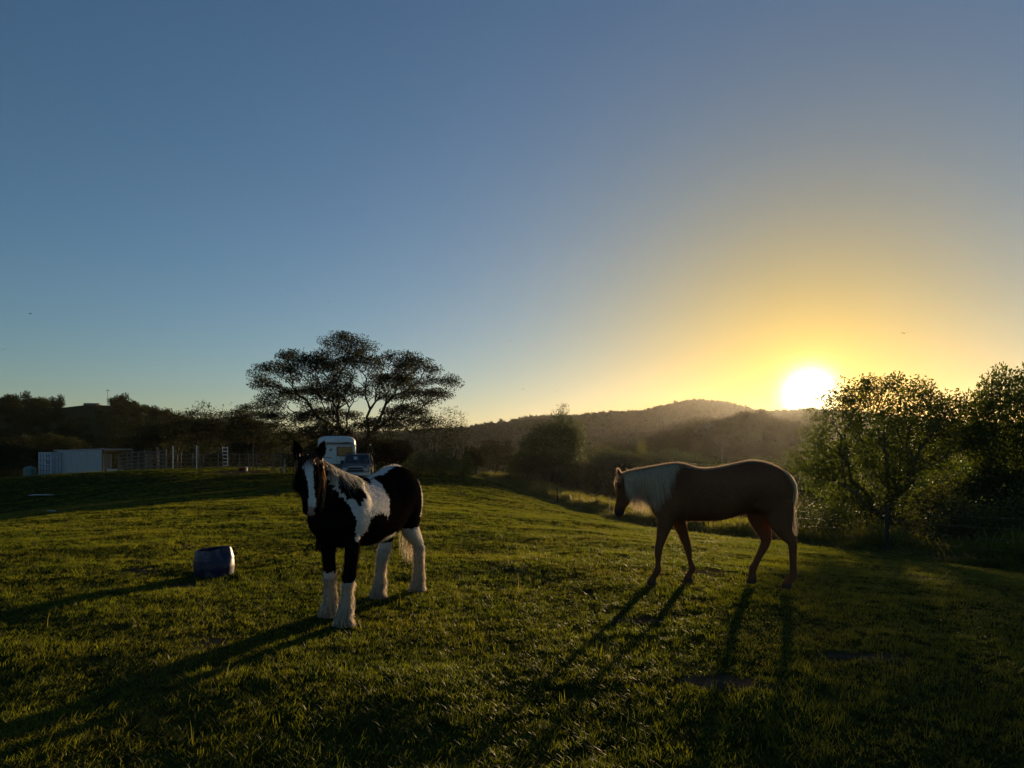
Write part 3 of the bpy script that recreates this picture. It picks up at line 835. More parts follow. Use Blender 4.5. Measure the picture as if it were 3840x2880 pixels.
for i in range(90):      # forelock swept forward off the brow
    k = 8; L = .10 + .12 * rngq.random(); y0 = rngq.normal() * .03; pts = []
    for j in range(k):
        s = j / (k - 1)
        fx = np.interp(305 + 180 * s * L / .2, [300, 345, 415, 490], [335, 300, 282, 282])
        pts.append((zx(fx) + .012 + .03 * math.sin(s * math.pi) * (.5 + rngq.random() * .2), y0 * (1 + s), zz_(305) - L * s))
    paths.append(np.array(pts)); wid.append(.0016); cols.append(np.array([.66, .54, .36]) * (.7 + .4 * rngq.random()))
add('forelock', strands_mesh('forelock', paths, wid, cols), HAIR, pal)
# tail: thin, hugging the buttock, wisps blown back
TP = [(1800, 275), (1858, 330), (1890, 400), (1897, 470), (1885, 540), (1868, 610), (1870, 700), (1885, 790), (1892, 880)]
paths = []; wid = []; cols = []
tp = interp_stations([(zx(a), zz_(b)) for a, b in TP], 3)
for i in range(420):
    a0 = int(rngq.random() * 5); n = len(tp) - a0 - int(rngq.random() ** 1.5 * 12); n = max(n, 8)
    seg = tp[a0:a0 + n]; k = len(seg); s = np.linspace(0, 1, k); ph = rngq.random() * 6
    sp = (.012 + .022 * s) ; ox, oy = rngq.normal(), rngq.normal()
    pts = np.stack([seg[:, 0] + .012 - np.abs(ox) * sp * .9 + .012 * np.sin(ph + 7 * s) * s, oy * (.012 + .03 * s) + .01 * np.sin(ph * 2 + 6 * s) * s, seg[:, 1]], 1)
    paths.append(pts); wid.append(.0020 + .0018 * rngq.random()); cols.append(np.array([.75, .62, .44]) * (.65 + .5 * rngq.random()))
for (pts2, cnt) in (([(1885, 500), (1893, 545), (1912, 562), (1940, 568)], 7), ([(1862, 600), (1880, 632), (1912, 640), (1945, 605), (1972, 560)], 12), ([(1865, 640), (1882, 660), (1900, 655)], 5), ([(1885, 380), (1903, 395), (1925, 402)], 7), ([(1890, 430), (1905, 445), (1915, 470)], 5), ([(1880, 740), (1905, 735), (1912, 745)], 5)):
    c_ = interp_stations([(zx(a), zz_(b)) for a, b in pts2], 4)
    for i in range(cnt):
        j = rngq.normal(size=(1, 3)) * .004; k = len(c_)
        paths.append(np.stack([c_[:, 0], np.linspace(0, 1, k) * rngq.normal() * .02, c_[:, 1]], 1) + j + rngq.normal(size=(1, 3)) * .006 * np.linspace(0, 1, k)[:, None]); wid.append(.0015); cols.append(np.array([.6, .48, .32]))
add('tail', strands_mesh('tail', paths, wid, cols), HAIR, pal)
paths = [np.array([(zx(352) - .03 * s * math.cos(a) , .02 * math.sin(a * 3), zz_(668 + 18 * rngq.random()) - .03 * s * math.sin(a)) for s in (0, .5, 1)]) for a in rngq.normal(size=40) * .9]
add('chin_whiskers', strands_mesh('chin_whiskers', paths, [.001] * 40, [np.array([.4, .28, .16])] * 40), HAIR, pal)
for s in (-1, 1):
    e = add('eye', em, EYE, pal); e.location = (zx(305), .094 * s, zz_(428))
rim = fur(qbody, 12.0, .017, rngq, sel=lambda Q: (np.abs(Q[:, 1]) < .075) & (Q[:, 2] > np.interp(Q[:, 0], [-.8, -.6, -.3, 0, .3, .6, 1.3], [.9, 1.3, 1.42, 1.36, 1.34, 1.43, 1.25])), tint=(4.5, 7.5, 11.0), lean=.2)  # far paler hairs along the topline: rim light put into their colour
add('rim_light_hair', rim, FURM, pal)
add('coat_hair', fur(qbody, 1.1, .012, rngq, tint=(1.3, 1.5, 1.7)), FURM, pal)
# ---------------------------------------------------------------- a dark horse, almost wholly hidden behind the pinto
dk = empty('horse', (-3.24, 13.1, 0), 0)
dk.scale = (.9, .95, .92); dk.rotation_euler = (0, 0, R(90) + math.atan2(3.3, 13.1))
tag(dk, 'dark bay horse hidden behind the pinto, one lower leg showing', 'horse')
dleg = lambda x0, y: [(x0, y * .8, 1.05, .16, .10), (x0 + .01, y, .9, .13, .09), (x0, y, .7, .07, .065), (x0, y, .46, .05, .05), (x0, y, .3, .033, .035), (x0, y, .15, .045, .045), (x0 + .03, y, .08, .042, .045), (x0 + .05, y, .04, .055, .055), (x0 + .05, y, 0, .062, .065)]
dtor = [(r[0] * .95, r[1] * .97 + .02, r[2] + .06, r[3] * .55, r[4], r[5]) for r in torso]
dp = [torso_loft(dtor), pair_loft([(r[0] * .95, r[1] * .97, r[2] * .95, r[3] * .97, r[4] * .8) for r in P_NECK], 20, 0), pair_loft([(r[0] * .95, r[1] * .95 - .12, r[2] * .95, r[3] * .95 - .12, r[4] * .9) for r in P_HEAD], 16, 0)] + [leg_loft(dleg(a, b)) for a, b in ((.58, .12), (.5, -.12), (-.72, .165), (-.82, -.10))]
for s in (-1, 1): dp.append(ear((1.05, .06 * s, 1.39), (1.09, .08 * s, 1.52), .035, .022))
dbody = fuse(dp, 0.02, 4)
Pd = verts_of(dbody)
attr(dbody, 'coat', np.tile(np.array([.022, .013, .009, 1.0]), (len(Pd), 1)), 'FLOAT_COLOR')
add('body', dbody, COAT, dk)
pa, wi, co = tail_paths(rngq, 90, (-1.0, 0, 1.22), .45, .03, (.015, .012, .01))
add('tail', strands_mesh('tail', pa, wi, co), HAIR, dk)
# ------------------------------------------------------------------ trees
def skeleton(rng, clumps, base, fork, r_tip=.012, bf=.35, seg=.5, trunk_lean=(0, 0), wob=.10, rmin=.01, gnarl=1.0):
    """grow limbs from the trunk out to every leaf clump; returns nodes, parents, radii, paths"""
    base = np.array(base, float); fork = np.array(fork, float)
    n0 = max(3, int(np.linalg.norm(fork - base) / seg))
    nodes = [base + (fork - base) * i / n0 + (rng.normal(size=3) * wob * .5 * (0 < i < n0)) for i in range(n0 + 1)]
    par = [-1] + list(range(n0)); plen = [0.0] + [seg * (i + 1) for i in range(n0)]
    can = [False] * (n0 + 1)
    for i in range(n0 + 1): can[i] = i >= n0 * .6
    paths = [list(range(n0 + 1))]; tips = []
    order = np.argsort(np.linalg.norm(clumps - fork, axis=1) + rng.random(len(clumps)) * .3)
    A = np.array(nodes)
    for ci in order:
        c = clumps[ci]
        A = np.array(nodes); d = np.linalg.norm(A - c, axis=1)
        up = np.where(A[:, 2] > c[2] + .3, (A[:, 2] - c[2]) * .8, 0)
        cost = d + bf * np.array(plen) + up + np.where(np.array(can), 0, 50)
        j = int(np.argmin(cost)); L = d[j]
        k = max(1, int(L / seg)); last = j; path = [j]
        dirp = A[j] - A[par[j]] if par[j] >= 0 else np.array([0, 0, 1.0]); dirp = dirp / (np.linalg.norm(dirp) + 1e-9)
        for q in range(1, k + 1):
            t_ = q / k
            p = A[j] + (c - A[j]) * t_ + dirp * L * .22 * math.sin(math.pi * t_) * (1 - t_) * gnarl + (rng.normal(size=3) * wob * min(1, L) * (q < k))
            nodes.append(p); par.append(last); plen.append(plen[last] + L / k); can.append(True)
            last = len(nodes) - 1; path.append(last)
        paths.append(path); tips.append(last)
    n = len(nodes); r2 = np.zeros(n); kids = np.zeros(n, int)
    for i in range(n): 
        if par[i] >= 0: kids[par[i]] += 1
    for i in range(n - 1, -1, -1):
        if kids[i] == 0: r2[i] = r_tip ** 2
        if par[i] >= 0: r2[par[i]] += r2[i] * 1.02
    return np.array(nodes), par, np.maximum(np.sqrt(r2), rmin), paths, tips
def limbs_mesh(name, nodes, rad, paths, extra=None, flare=1.5):
    mb = MB()
    for pi, path in enumerate(paths):
        P = [nodes[i] for i in path]; r = [rad[i] for i in path]
        if len(P) < 2: continue
        if pi > 0: r[0] = min(r[0], r[1] * 1.35)
        else: r[0] *= flare
        mb.tube(P, r, n=8 if r[0] > .08 else (5 if r[0] > .03 else 3), caps=False)
    me = mesh_np(name, mb.v, mb.f, smooth=True)
    return me
def leaves_np(rng, centers, per, spread, size, flat=.6, aspect=.45, droop=0.0, lv0=None):
    n = len(centers) * per
    c = np.repeat(centers, per, axis=0)
    g = rng.normal(size=(n, 3)); g *= (np.minimum(np.linalg.norm(g, axis=1), 1.7) / (np.linalg.norm(g, axis=1) + 1e-9))[:, None]
    sp = np.repeat(np.broadcast_to(np.asarray(spread, float), (len(centers),)) if np.ndim(spread) else np.full(len(centers), spread), per)[:, None]
    p = c + g * sp * np.array([1, 1, flat])
    d = rng.normal(size=(n, 3)) + g * .6; d[:, 2] -= droop; d /= np.linalg.norm(d, axis=1)[:, None]
    u = np.cross(d, rng.normal(size=(n, 3))); u /= np.linalg.norm(u, axis=1)[:, None] + 1e-9
    L = size * (.6 + .8 * rng.random(n))[:, None]
    w = L * aspect * .5
    nrm = np.cross(d, u)
    a = p; b = p + d * L * .45 + u * w + nrm * L * .06; cc = p + d * L; e = p + d * L * .45 - u * w + nrm * L * .06
    V = np.stack([a, b, cc, e], 1).reshape(-1, 3)
    F = np.arange(n * 4).reshape(-1, 4)
    lv = rng.random(n) * .6 + np.repeat(rng.random(len(centers)), per) * .4
    return V, F, np.repeat(lv, 4)
def crown_mesh(name, V, F, lv):
    me = mesh_np(name, V, F); attr(me, 'lv', lv); return me
def in_lobes(rng, lobes, n, shell=.0, top=.0):
    """points inside ellipsoid lobes (cx,cy,cz,rx,ry,rz), pushed to the shell / the top"""
    vol = np.array([l[3] * l[4] * l[5] for l in lobes]); out = []
    for k in rng.choice(len(lobes), n, p=vol / vol.sum()):
        l = lobes[k]; g = rng.normal(size=3); g /= np.linalg.norm(g)
        if rng.random() < top: g[2] = abs(g[2])
        r = rng.random() ** (1 / 3); r = r * (1 - shell) + shell * (0.75 + .25 * rng.random())
        out.append((l[0] + g[0] * r * l[3], l[1] + g[1] * r * l[4], l[2] + g[2] * r * l[5]))
    return np.array(out)
def spaced(pts, dmin):
    keep = []
    for p in pts:
        if all(np.sum((p - q) ** 2) > dmin * dmin for q in keep): keep.append(p)
    return np.array(keep)
BARK = mat_basic('bark', (0.055, 0.042, 0.032), rough=.95, spec=.1, var=.5, scale=5, bump=.4, stretch=(3, 3, .6))
BARKP = mat_basic('bark_pale', (0.14, 0.115, 0.09), rough=.9, spec=.1, var=.5, scale=4, bump=.4, stretch=(3, 3, .6))
LEAF = mat_leaf('leaf_dark', [(0.0, (0.018, 0.032, 0.010)), (.5, (0.035, 0.058, 0.015)), (1.0, (0.07, 0.085, 0.022))], trans=.28)
LEAFG = mat_leaf('leaf_bright', [(0.0, (0.032, 0.05, 0.012)), (.5, (0.062, 0.082, 0.018)), (1.0, (0.105, 0.108, 0.026))], trans=.48)
LEAFD = mat_leaf('leaf_sombre', [(0.0, (0.014, 0.02, 0.010)), (.6, (0.022, 0.029, 0.012)), (1.0, (0.042, 0.038, 0.018))], trans=.2, spec=.05, rough=.7)
LEAFY = mat_leaf('leaf_olive', [(0.0, (0.03, 0.04, 0.012)), (.6, (0.06, 0.07, 0.02)), (1.0, (0.11, 0.10, 0.03))], trans=.35)
def make_tree(name, rng, lobes, n_cl, dmin, base, fork, per, spread, leaf, leafmat=None, bark=None, flat=.55, shell=.3, top=.3, aspect=.45, droop=.2, bare=0, r_tip=.012, bf=.3, seg=.5, wob=.09, rmin=.008, twig=True, gnarl=1.0, gaps=0.0):
    cl = spaced(in_lobes(rng, lobes, n_cl, shell, top), dmin)
    if gaps:      # windows through the crown
        g = vnoise(cl[:, 0] + cl[:, 1] * .6, cl[:, 2] + cl[:, 1] * .4, 1.0, 41) + .5 * vnoise(cl[:, 0], cl[:, 2] - cl[:, 1], .45, 42) + .5
        cl = cl[g > gaps * .8]
    targets = cl
    if bare: targets = np.concatenate([cl, spaced(in_lobes(rng, lobes, bare, .1, 0), dmin)])
    nodes, par, rad, paths, tips = skeleton(rng, targets, base, fork, r_tip=r_tip, bf=bf, seg=seg, wob=wob, rmin=rmin, gnarl=gnarl)
    if twig:      # fine twigs round every tip
        nn = list(nodes); rr = list(rad)
        for t_ in tips:
            for q in range(3):
                d = rng.normal(size=3); d[2] = abs(d[2]) * .6; d /= np.linalg.norm(d)
                nn.append(nodes[t_] + d * spread * 1.1 * rng.random()); rr.append(rmin * .6); paths.append([t_, len(nn) - 1])
        nodes = np.array(nn); rad = np.array(rr)
    V, F, lv = leaves_np(rng, cl, per, spread * (.75 + .5 * rng.random(len(cl))), leaf, flat, aspect, droop)
    return limbs_mesh('trunk', nodes, rad, paths), crown_mesh('crown', V, F, lv)
def plant(name, meshes, loc, label, cat='tree', rz=0.0, scale=1.0, group=None, lm=None, bk=None, parts=('trunk', 'crown')):
    o = empty(name, loc, rz)
    o.scale = (scale,) * 3 if not hasattr(scale, '__len__') else scale
    tm, cm = meshes
    if len(tm.materials) == 0: tm.materials.append(bk or BARK)
    if len(cm.materials) == 0: cm.materials.append(lm or LEAF)
    a = add(parts[0], tm, None, o); b = add(parts[1], cm, None, o)
    if lm is not None and cm.materials[0] != lm:
        b.material_slots[0].link = 'OBJECT'; b.material_slots[0].material = lm
    if bk is not None and tm.materials[0] != bk:
        a.material_slots[0].link = 'OBJECT'; a.material_slots[0].material = bk
    tag(o, label, cat, group)
    return o
def sink(px, d, dz=.15):
    p = at(px, d); p.z -= dz
    return p

# --- the great spreading tree behind the float (crown about 15 m wide)
rg1 = np.random.default_rng(101)
U = 54 / 745 / D2 * D2            # metres per 1024-px at 54 m
def bt(px, row, dy=0):            # crown lobes measured from the trunk foot at 54 m
    return ((px - 350) * 54 / 745, dy, (456 - row) * 54 / 745 + 1.6)
lob = []
for (px, row, rx, rz, dy) in [(340, 345, 30, 12, 0), (300, 358, 26, 12, .8), (275, 375, 22, 11, -.6), (262, 386, 14, 9, .5), (318, 372, 30, 14, -1.6), (350, 365, 32, 14, 1.6), (398, 360, 22, 11, .4), (415, 372, 22, 13, -.8), (438, 383, 18, 10, .5), (385, 385, 34, 13, 1.5), (300, 395, 34, 10, 1.2),
                              (340, 395, 30, 10, -2.2), (425, 397, 24, 8, -.8), (262, 404, 16, 8, .3), (320, 415, 32, 9, 2.0), (285, 420, 26, 8, -1.4), (400, 412, 26, 8, 1.2), (360, 352, 14, 10, -1.2), (250, 410, 10, 6, 0), (330, 432, 30, 8, -1.0), (380, 428, 28, 9, -1.4), (295, 436, 24, 8, .8), (415, 424, 20, 8, .6)]:
    c = bt(px, row, dy); lob.append((c[0], c[1], c[2], rx * 54 / 745, rx * 54 / 745 * .95, rz * 54 / 745))
bigtree = make_tree('big', rg1, lob, 2600, .47, (0, 0, -.1), (.1, 0, .9), 150, .33, .125, shell=.55, top=.75, flat=.5, bare=420, gaps=.42, r_tip=.012, bf=.62, seg=.45, wob=.08, rmin=.014, gnarl=1.4)
plant('spreading_tree', bigtree, sink(352, 54), 'large spreading tree with wide open crown standing behind the horse float', rz=0, lm=LEAFD)
# --- the tree beside the sun, just beyond the wire fence
rg2 = np.random.default_rng(202)
def rt(px, row, d0=25.5, dy=0, base=-1.9, pc=895): return ((px - pc) * d0 / 745, dy, (456 - row) * d0 / 745 + 1.6 - base)
lob = []
for (px, row, rx, rz, dy) in [(888, 428, 74, 54, 0), (838, 452, 46, 46, .2), (930, 430, 46, 44, -.2), (845, 415, 34, 30, .5), (900, 395, 46, 20, 0), (806, 462, 14, 14, 0), (870, 480, 50, 26, .3)]:
    c = rt(px, row, dy=dy); lob.append((c[0], c[1], c[2], rx * 25.5 / 745, rx * 25.5 / 745 * .85, rz * 25.5 / 745))
righttree = make_tree('right', rg2, lob, 2600, .27, (0, 0, -.1), (-.1, 0, .9), 64, .18, .10, shell=.25, top=.2, flat=.8, bare=200, r_tip=.0075, bf=.6, seg=.25, wob=.05, rmin=.006, gnarl=1.4, gaps=.66)
plant('leafy_tree', righttree, (rt(895, 0)[0] + (895 - 512) * 25.5 / 745, 25.5, -1.95), 'leafy backlit tree right beside the low sun behind the wire fence', lm=LEAFG, bk=BARKP)
# --- tree kinds used for the rest of the planting (sizes in metres, foot at the origin)
def kind(seed, lobes, n, dmin, fork, per, spread, leaf, **kw):
    return make_tree('k', np.random.default_rng(seed), lobes, n, dmin, (0, 0, 0), fork, per, spread, leaf, **kw)
T_ROUND = kind(1, [(0, 0, 4.4, 3.0, 3.0, 2.3), (1.6, .5, 3.4, 2.0, 1.9, 1.6), (-1.7, -.3, 3.5, 1.9, 2.0, 1.7), (.2, 1.2, 5.6, 1.7, 1.7, 1.3)], 420, .5, (0, 0, 1.3), 150, .34, .15, shell=.5, top=.4, flat=.8, bf=.5)
T_LAYER = kind(2, [(0, 0, 5.6, 3.6, 3.4, .8), (2.2, .3, 4.6, 2.6, 2.3, .6), (-2.3, -.4, 4.8, 2.7, 2.4, .6), (.3, .8, 6.7, 2.2, 2.0, .7), (-.6, -1.2, 3.6, 3.0, 2.6, .6)], 420, .5, (0, 0, 1.6), 64, .36, .16, shell=.5, top=.7, flat=.4, bf=.5)
T_TALL = kind(3, [(0, 0, 5.4, 1.5, 1.5, 2.4), (.7, .2, 3.8, 1.4, 1.4, 1.5), (-.6, -.3, 3.3, 1.5, 1.4, 1.4), (.1, 0, 7.5, .9, .9, 1.3)], 330, .45, (0, 0, 1.4), 64, .32, .16, shell=.6, top=.3, flat=.8, bf=.45)
T_SLIM = kind(4, [(0, 0, 7.4, 1.1, 1.1, 1.6), (.5, .1, 5.8, .9, .9, .9), (-.4, 0, 8.6, .7, .7, .8)], 90, .42, (.1, 0, 3.6), 46, .26, .16, shell=.3, top=.3, flat=.9, bf=.4)
T_SHRUB = kind(5, [(0, 0, 1.2, 1.4, 1.3, 1.1), (.9, .2, .9, 1.0, .9, .8), (-.8, -.2, .8, 1.0, .9, .7), (.1, .2, 2.1, .7, .7, .6)], 260, .28, (0, 0, .3), 42, .2, .10, shell=.5, top=.4, flat=.9, bf=.6, r_tip=.007, seg=.25, wob=.04, rmin=.005)
T_WISPY = kind(6, [(0, 0, 3.6, 2.6, 2.4, 1.7), (1.4, .3, 4.8, 1.6, 1.5, 1.1), (-1.3, .2, 4.6, 1.5, 1.5, 1.1)], 150, .55, (0, 0, .8), 34, .34, .14, shell=.4, top=.4, bare=260, flat=.7, bf=.55)
# a hoop pine: straight stem, tiers of short boughs
def conifer(seed):
    rng = np.random.default_rng(seed); mb = MB(); mb.tube([(0, 0, 0), (0, 0, 4), (0, 0, 8.2)], [.16, .1, .02], 7); cs = []
    for k in range(15):
        zt = 1.4 + k * .45; R_ = 1.7 * (1 - (zt / 8.6)) ** .8
        for q in range(6):
            a = q * math.pi / 3 + k * .7 + rng.normal() * .15
            e = (R_ * math.cos(a), R_ * math.sin(a), zt + .12 * R_); mb.tube([(0, 0, zt), e], [.03, .01], 3)
            for s in (.45, .75, 1.0): cs.append((e[0] * s, e[1] * s, zt + .12 * R_ * s))
    V, F, lv = leaves_np(rng, np.array(cs), 16, .2, .2, .6, .3)
    return mesh_np('trunk', mb.v, mb.f, smooth=True), crown_mesh('crown', V, F, lv)
T_PINE = conifer(9)
KH = {id(T_ROUND): 6.9, id(T_LAYER): 7.3, id(T_TALL): 8.7, id(T_SLIM): 9.4, id(T_SHRUB): 2.6, id(T_WISPY): 5.8, id(T_PINE): 8.2}
rw = np.random.default_rng(77)
def stand(name, T, px, d, row, label, cat='tree', lm=None, bk=None, wide=1.0, group=None, parts=('trunk', 'crown')):
    """plant a kind of tree at a bearing and distance so that its top reaches the sight line of that picture row"""
    p = sink(px, d); top = 1.6 + (456 - row) / 745 * d
    s = max((top - p.z) / KH[id(T)], .05)
    return plant(name, T, p, label, cat, rz=rw.random() * 6.28, scale=(s * wide, s * wide, s), lm=lm, bk=bk, group=group, parts=parts)
# centre
stand('round_tree', T_ROUND, 552, 76, 420, 'dense dark rounded tree in front of the far hill left of the palomino', wide=1.06, lm=LEAF)
stand('slender_tree', T_SLIM, 560, 84, 405, 'slender tree with a sparse tuft rising above the dark rounded tree', lm=LEAF)
stand('upright_tree', T_TALL, 577, 78, 421, 'upright narrow tree touching the right side of the dark rounded tree', lm=LEAFY, wide=.8)
stand('low_tree', T_LAYER, 496, 88, 440, 'low flat-topped dark tree left of the rounded tree under the far hill', wide=.95, lm=LEAFD)
stand('low_tree', T_ROUND, 476, 92, 446, 'small dark tree between the wispy tree and the flat-topped tree', lm=LEAFD)
stand('hoop_pine', T_PINE, 508, 150, 438, 'tiny pointed pine showing above the flat-topped tree, the taller one', lm=LEAFD)
stand('hoop_pine', T_PINE, 494, 155, 440, 'tiny pointed pine showing above the flat-topped tree, the shorter one', lm=LEAFD)
stand('wispy_tree', T_WISPY, 436, 62, 408, 'wispy half-bare tree right of the great spreading tree', lm=LEAFD, wide=.9)
stand('wispy_tree', T_WISPY, 452, 66, 418, 'smaller wispy tree at the right foot of the half-bare tree', lm=LEAFD, wide=.8)
stand('shrub', T_SHRUB, 441, 58, 449, 'bright green shrub under the wispy tree at the lawn edge', 'shrub', lm=LEAFG, parts=('stems', 'foliage'))
stand('shrub', T_SHRUB, 462, 60, 455, 'low green shrub right of the bright shrub at the lawn edge', 'shrub', lm=LEAFG, parts=('stems', 'foliage'))
stand('shrub', T_SHRUB, 420, 56, 450, 'dark shrub between the spreading tree and the bright green shrub', 'shrub', lm=LEAF, parts=('stems', 'foliage'))
stand('valley_tree', T_TALL, 598, 98, 442, 'bushy tree right of the rounded tree beyond the fence', lm=LEAFY)
stand('valley_tree', T_ROUND, 618, 96, 448, 'rounded bush-like tree beyond the fence left of the palomino head', lm=LEAF)
stand('valley_tree', T_TALL, 641, 96, 440, 'light green tree with a small tuft just above the palomino ears', lm=LEAFG, wide=.6)
stand('valley_tree', T_ROUND, 668, 104, 450, 'dark tree behind the neck of the palomino', lm=LEAF)
stand('valley_tree', T_LAYER, 538, 84, 458, 'spreading low tree under the rounded tree at the fence', lm=LEAFD)
stand('valley_tree', T_ROUND, 582, 100, 453, 'olive bush-like tree under the upright tree at the fence', lm=LEAFY)
for px, d, row, lb in [(520, 76, 466, 'low shrub at the far end of the wire fence'), (560, 84, 468, 'shrub behind the wire fence under the rounded tree'), (600, 88, 464, 'shrub behind the wire fence, right of the olive tree'), (632, 84, 470, 'shrub behind the fence just left of the palomino head'), (655, 86, 466, 'shrub behind the palomino mane'), (690, 84, 468, 'shrub behind the palomino shoulder'), (735, 82, 470, 'shrub behind the palomino belly')]:
    stand('shrub', T_SHRUB, px, d, row, lb, 'shrub', lm=LEAFY if px % 2 else LEAF, wide=1.5, group='shrubs along the wire fence', parts=('stems', 'foliage'))
for px, d, row, T, lb in [(608, 92, 452, T_ROUND, 'dark rounded tree low beyond the fence, left of the light green tree'), (630, 90, 456, T_ROUND, 'dark bushy tree beyond the fence straight above the palomino nose'), (655, 98, 452, T_ROUND, 'dark bushy tree right of the light green tree tuft'), (690, 108, 455, T_ROUND, 'dark rounded tree behind the palomino withers'), (528, 82, 448, T_ROUND, 'dark tree touching the left foot of the rounded tree'), (570, 88, 446, T_ROUND, 'dark tree filling the gap right of the rounded tree')]:
    stand('valley_tree', T, px, d, row, lb, lm=LEAF, wide=1.15)
# right
stand('far_right_tree', T_ROUND, 1022, 25, 366, 'leafy tree cut by the right edge of the picture', lm=LEAFG, bk=BARKP, wide=.62)
stand('valley_tree', T_TALL, 985, 44, 440, 'dark tree between the sunlit tree and the right edge', lm=LEAF, wide=1.3)
stand('valley_tree', T_ROUND, 950, 40, 456, 'round dark tree behind the right side of the sunlit tree', lm=LEAF, wide=1.1)
stand('bush', T_ROUND, 972, 27, 466, 'big dark bush right of the sunlit tree behind the fence', 'bush', lm=LEAF, wide=1.25, parts=('stems', 'foliage'))
stand('bush', T_ROUND, 1012, 24, 464, 'dark bush at the right edge behind the tall dry grass', 'bush', lm=LEAF, wide=1.0, parts=('stems', 'foliage'))
stand('bush', T_SHRUB, 930, 24, 478, 'olive bush behind the fence right of the tree trunk', 'bush', lm=LEAFY, wide=1.4, parts=('stems', 'foliage'))
stand('bush', T_SHRUB, 862, 26, 488, 'bush at the left of the sunlit tree trunk', 'bush', lm=LEAFY, wide=1.2, parts=('stems', 'foliage'))
stand('bush', T_SHRUB, 826, 28, 498, 'low bush just behind the palomino tail', 'bush', lm=LEAF, wide=1.3, parts=('stems', 'foliage'))
stand('bush', T_SHRUB, 800, 33, 500, 'low bush behind the palomino rump', 'bush', lm=LEAFY, wide=1.3, parts=('stems', 'foliage'))
stand('bush', T_SHRUB, 975, 21, 500, 'leafy shrub among dry grass right of the fence post', 'bush', lm=LEAFY, wide=1.3, parts=('stems', 'foliage'))
stand('bush', T_SHRUB, 1018, 19.5, 492, 'leafy shrub at the right edge above the lawn', 'bush', lm=LEAFG, wide=1.1, parts=('stems', 'foliage'))
stand('valley_tree', T_ROUND, 770, 110, 458, 'dark tree low in the valley behind the palomino rump', lm=LEAF)
stand('valley_tree', T_TALL, 815, 115, 452, 'dark upright tree in the valley left of the sunlit tree', lm=LEAF)
stand('valley_tree', T_LAYER, 712, 130, 456, 'flat-topped tree in the valley behind the palomino back', lm=LEAFD)
# left: the line of trees behind the yards
for px, d, row, T, lm, wd, lb in [
    (8, 108, 436, T_ROUND, LEAFD, 1.2, 'dark tree at the left edge beside the water tank'), (34, 98, 440, T_LAYER, LEAFD, 1.1, 'flat-topped tree right behind the water tank'),
    (62, 104, 434, T_ROUND, LEAFD, 1.0, 'rounded dark tree behind the shipping container'), (92, 96, 440, T_WISPY, LEAFD, 1.1, 'wispy tree behind the pale shed wall'),
    (118, 106, 428, T_TALL, LEAFD, 1.2, 'taller dark tree behind the open bay of the shed'), (146, 98, 430, T_LAYER, LEAFD, 1.0, 'layered dark tree behind the timber rails'),
    (172, 102, 416, T_LAYER, LEAFD, 1.1, 'layered dark tree behind the left tall white post'), (200, 96, 412, T_LAYER, LEAFD, 1.15, 'layered dark tree behind the right tall white post'),
    (228, 92, 410, T_LAYER, LEAFD, 1.1, 'layered dark tree behind the white ladder-like gate'), (222, 120, 404, T_WISPY, LEAFD, .8, 'nearly leafless tree poking above the layered trees'),
    (250, 84, 418, T_ROUND, LEAFD, 1.2, 'rounded dark tree left of the spreading tree'), (258, 78, 404, T_LAYER, LEAFD, .9, 'layered tree touching the left tip of the spreading crown'), (272, 86, 432, T_ROUND, LEAFD, 1.2, 'dark tree behind the small white post left of the pinto'),
    (296, 62, 432, T_WISPY, LEAFD, 1.3, 'wispy dark tree behind the ears of the pinto'), (325, 61, 438, T_ROUND, LEAFD, 1.3, 'round dark tree left behind the horse float'), (368, 60, 436, T_ROUND, LEAFD, 1.2, 'round dark tree right behind the horse float'), (398, 60, 438, T_ROUND, LEAFD, 1.1, 'round dark tree right of the four wheel drive'),
    (-12, 96, 444, T_ROUND, LEAFD, 1.2, 'dark tree cut by the left edge of the picture')]:
    stand('yard_tree', T, px, d, row, lb, lm=lm, wide=wd, group='trees behind the yards')
for px, d, row, lb in [(12, 82, 458, 'dark shrub at the left edge of the lawn'), (100, 88, 448, 'shrub behind the shed'), (160, 86, 448, 'shrub behind the timber yards'), (206, 84, 446, 'shrub behind the white post'), (238, 80, 446, 'shrub behind the white ladder-like gate'), (268, 74, 446, 'shrub left of the pinto head behind the rails'), (305, 58, 448, 'shrub behind the pinto ears'), (388, 59, 448, 'shrub right of the four wheel drive'), (405, 60, 453, 'low shrub at the foot of the wispy tree')]:
    stand('shrub', T_SHRUB, px, d, row, lb, 'shrub', lm=LEAFD, wide=1.9, group='shrubs behind the yards', parts=('stems', 'foliage'))

